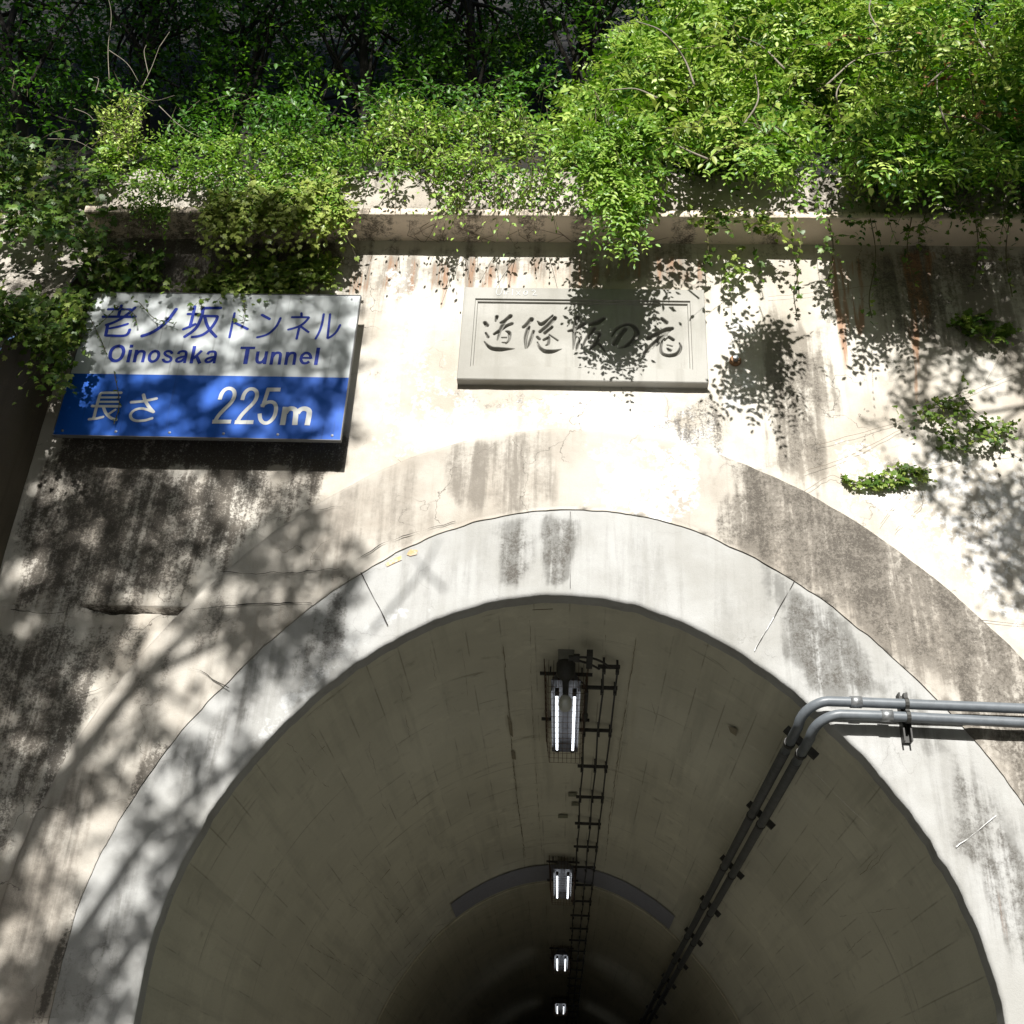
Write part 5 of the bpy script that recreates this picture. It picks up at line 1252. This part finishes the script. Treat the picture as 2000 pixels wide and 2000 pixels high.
tree('forest tree behind the bush in the upper right corner', 1830, 3.2, -100, [[(1560,-90),(2080,-90),(2080,300),(1600,300)]], 460, .085, 108, .5)
tree('forest tree left of the picture beyond the buttress', -330, 2.4, -80, [[(-700,-90),(-110,-90),(-110,260),(-700,260)]], 600, .085, 109, .4)
tree('forest tree farther left beyond the buttress', -800, 2.8, -80, [[(-1150,-90),(-600,-90),(-600,260),(-1150,260)]], 500, .085, 110, .4)
tree('forest tree beyond the right edge of the picture', 2350, 3.0, -100, [[(2050,-90),(2700,-90),(2700,300),(2050,300)]], 600, .085, 111, .5)
plant('feathery_bush', 'sunlit bush beyond the right edge of the picture above the cornice', 'bush', [(2060,-60),(2500,-40),(2900,40),(2900,290),(2060,300)], -0.9, 0.6, 620, 0.076, M_LEAF_YEL, T_OVATE, 0.48, 0.4, (0, -.6, .3), .6, 5, 'pinnate', 3, tint=.45, hole=.42, seed=31, sc=58, group=BUSH, jit=.3, tvar=.26)
plant('ivy', 'ivy over the top of the buttress left of the picture', 'ivy', [(-900,240),(-60,260),(-60,470),(-300,500),(-900,480)], -0.7, 0.1, 520, 0.07, M_LEAF_IVY, T_IVY, 0.3, 0.6, (0, -.3, -.2), .6, 6, face=IVF, spread=.45, tint=.4, tvar=.22, hole=.34, seed=32, sc=80, srad=.004)
# undergrowth low on the bank, mostly in shade
plant('undergrowth', 'dark leafy cover on the steep slope behind the forest trees', 'undergrowth', [(-1100,-160),(3000,-160),(3000,230),(1000,260),(-1100,260)], 3.4, 6.0, 6200, .12, M_LEAF_DARK, T_OVATE, .6, .3, (0, -.7, .3), .7, 9, tint=.35, hole=.25, seed=121, stems=.1)
plant('undergrowth', 'dark undergrowth on the bank between the forest and the sunlit weeds', 'undergrowth', [(-80,120),(300,160),(640,170),(1050,120),(1050,260),(700,270),(400,270),(180,290),(-80,280)], 0.7, 1.6, 520, .07, M_LEAF_DARK, T_OVATE, .4, .4, (0, -.5, .4), .7, 8, tint=.4, hole=.40, seed=120)
DT = 'bare dead twigs in front of the forest'
for lab, br in [('bare pale twig standing upright in the dark forest at the upper left', [[(206,150),(204,90),(210,30),(203,-10)], [(206,95),(240,120),(262,155)]]),
                ('forked bare twig above the pale upright weed', [[(268,165),(285,130),(300,90)], [(280,140),(272,100),(276,85)], [(300,90),(320,60)]]),
                ('tangle of dry brown twigs at the left end of the parapet', [[(180,175),(186,150),(176,145)], [(140,205),(165,215),(178,228)], [(232,180),(262,178),(290,190),(330,180)], [(90,262),(140,265),(180,285)], [(60,300),(115,310)], [(300,200),(350,245),(420,275)]])]:
    C0 = v(*br[0][0], -0.1)
    t = thing('dead_twig', lab, 'twig', tuple(C0), DT)
    for i, pts in enumerate(br):
        b = MB(); C = catmull([v(a, c, -0.1) for a, c in pts], 5); b.tube(C, np.linspace(.004, .0016, len(C)), 5)
        b.build('branch', M_DEAD, t, True)

# ------------------------------------------------------------------ roadside trees behind the viewer: they give the dappled shade
def shade_tree(label, base, specs, size, limbs, boughs=(), lr=.05):
    """specs: outline on the portal that the crown shades (photo px), depth y of the shaded surface, depth y of the crown, number of sprays, gaps, scale"""
    t = thing('unseen_roadside_tree', label, 'tree', base)
    LV = Leaves(T_OVATE); allQ = []
    for poly, ysurf, yc, dy, n, hole, sc, per, tl in specs:
        px = sample_px(poly, n, hole, sc, int(n) % 97)
        m = len(px)
        P = to_world(px, np.full(m, float(ysurf)))
        yy = yc + dy * (rng.random(m) - .5)
        P = P + TO_SUN * ((yy - ysurf) / TO_SUN[1])[:, None]
        D = norm(rnd(m) + np.array([0, 0, .1]))
        Q = twigs(P - D * tl * .5, D, tl, .3)
        leaf_on_twigs(LV, Q, per, size, SUNV, .7, .5, .2)
        allQ.append(Q)
    Q = np.vstack(allQ)
    b = MB()
    base = np.array(base, float); top = Q[:, 0].mean(0)
    C = catmull([base, base + np.array([-.3, .2, top[2] * .45]), np.array([base[0] * .85 + top[0] * .15, base[1] * .5 + top[1] * .5, top[2] * .9]), top + np.array([-.5, 0, .6])], 8)
    b.tube(C, np.linspace(.24, .03, len(C)), 10)
    for k in rng.choice(len(Q), min(limbs, len(Q)), replace=False):
        e = Q[k, 0]; s = C[int(len(C) * (.72 + .27 * rng.random())) - 1]
        b.tube(catmull([s, (s + e) / 2 + rng.normal(size=3) * .25, e], 6), np.linspace(lr, .012, 13), 6)
    for pts, r0, yb in boughs:
        b.tube(catmull([v(a, c, 0) + TO_SUN * (yb / TO_SUN[1]) for a, c in pts], 6), np.linspace(r0, r0 * .4, 6 * (len(pts) - 1) + 1), 7)
    b.build('trunk', M_BARK, t, True); LV.build('crown', M_LEAF_DARK, t); stem_mesh('twig', Q, .008, M_BARK, t, .5)
    return t
BIG = 0.095
shade_tree('tall roadside tree behind the viewer on the left, shading the left of the portal', (-7.5, -14, 0), [
    ([(40,560),(660,560),(690,640),(640,830),(560,900),(690,1060),(640,1190),(600,1250),(300,1260),(-100,1250),(-100,1000)], 0, -9.0, 2.2, 1000, .37, 62, 8, .34),
    ([(-100,1250),(700,1230),(560,1400),(440,1480),(330,1700),(230,1932),(-100,1932)], 0, -9.0, 2.2, 250, .45, 52, 8, .34),
    ([(-100,1780),(270,1720),(250,1932),(-100,1932)], 0, -9.0, 2.0, 70, .42, 60, 8, .34),
    ([(-700,740),(40,740),(60,840),(20,1100),(-20,1300),(-700,1932)], -.4, -9.5, 2.5, 900, .28, 120, 8, .5),
    ([(-200,1150),(180,1180),(160,1380),(60,1560),(-200,1700)], 0, -9.0, 2.0, 120, .38, 70, 8, .4),
    ([(175,400),(330,425),(560,440),(600,480),(560,560),(170,560)], -.15, -9.0, 1.6, 220, .34, 80, 8, .34),
    ([(-300,200),(160,240),(150,400),(-300,440)], -.3, -9.0, 2.0, 200, .40, 70, 8, .34),
    ], BIG, 60, [([(-60,2050),(60,1890),(180,1730),(260,1610),(330,1540),(440,1450),(520,1400)], .055, -8.5), ([(-150,1900),(20,1650),(110,1500),(190,1390),(270,1290),(380,1180)], .085, -9.0), ([(270,1290),(400,1230),(560,1180),(660,1150)], .04, -8.5), ([(700,1200),(760,1130),(800,1080),(830,1020)], .016, -8.0), ([(840,1120),(800,1080),(770,1040)], .012, -8.0), ([(420,1080),(520,960),(600,900)], .03, -8.5)], .03)
shade_tree('very tall roadside tree behind the viewer, keeping the forest dark', (-9.0, -16.5, 0), [
    ([(-900,-500),(520,-500),(500,100),(420,215),(200,170),(-900,240)], 2.4, -15.0, 4.0, 1000, .40, 70, 9, .5),
    ([(480,-500),(1230,-500),(1200,-30),(1090,60),(1030,190),(800,150),(640,200),(480,205)], 2.4, -14.5, 3.0, 70, .45, 60, 9, .5),
    ([(-900,-700),(1250,-700),(1230,-60),(-900,-60)], 4.6, -15.0, 4.0, 2400, .26, 120, 9, .6),
    ([(1150,-600),(2300,-600),(2300,-140),(1200,-60)], 2.4, -15.0, 4.0, 1200, .3, 130, 9, .6),
    ], 0.15, 70)
shade_tree('roadside tree at the right of the viewer, dappling the right wall', (7.5, -4.8, 0), [
    ([(1560,480),(2100,470),(2100,1180),(1900,1140),(1840,1060),(1780,950),(1680,880),(1640,800),(1700,700),(1600,600)], 0, -4.3, 1.2, 420, .36, 85, 7, .36),
    ([(1580,470),(2100,460),(2100,760),(1820,740),(1720,600),(1640,560)], 0, -4.3, 1.2, 260, .33, 70, 7, .36),
    ([(1590,275),(2100,260),(2100,470),(1570,470)], -.4, -4.3, 1.2, 300, .33, 80, 7, .36),
    ([(1820,900),(2100,860),(2100,1120),(1900,1100)], 0, -4.3, 1.0, 90, .3, 85, 7, .36),
    ], .07, 40, (), .02)

# unseen high crowns added over the road to keep sky light off the portal
def sky_block_tree(label, base, c, rad, n):
    t = thing('unseen_roadside_tree', label, 'tree', base)
    b = MB(); base = np.array(base, float); c = np.array(c, float)
    C = catmull([base, base * .6 + c * .4 + np.array([0, 0, 2.0]), c], 8); b.tube(C, np.linspace(.32, .08, len(C)), 10)
    P = c + norm(rnd(n)) * np.array(rad) * (rng.random((n, 1)) ** .4)
    for k in range(0, n, max(1, n // 40)):
        s = C[int(len(C) * (.5 + .45 * rng.random())) - 1]; b.tube(catmull([s, (s + P[k]) / 2 + rnd(1)[0] * .4, P[k]], 5), np.linspace(.07, .02, 11), 6)
    Q = twigs(P, rnd(n), .9, .3)
    LV = Leaves(T_OVATE); leaf_on_twigs(LV, Q, 8, .24, UP, .6, .4, .2)
    b.build('trunk', M_BARK, t, True); LV.build('crown', M_LEAF_DARK, t)
sky_block_tree('added unseen tall tree on the left, its wide crown blocking sky light over the road', (-8.5, -4.5, 1), (-3.5, -5.5, 20.5), (6.5, 5.0, 2.6), 2600)
sky_block_tree('added unseen tall tree on the right, its wide crown blocking sky light over the road', (8.8, -5.5, 2), (4.5, -6.0, 20.5), (6.5, 5.0, 2.6), 2600)
sky_block_tree('added unseen very tall tree farther back on the left bank, its high crown blocking sky light', (-15, -20, 8), (-8, -19.5, 28.5), (9, 5.5, 3.0), 2600)
sky_block_tree('added unseen very tall tree farther back on the right bank, its high crown blocking sky light', (15, -20, 8), (8, -19.5, 28.5), (9, 5.5, 3.0), 2600)
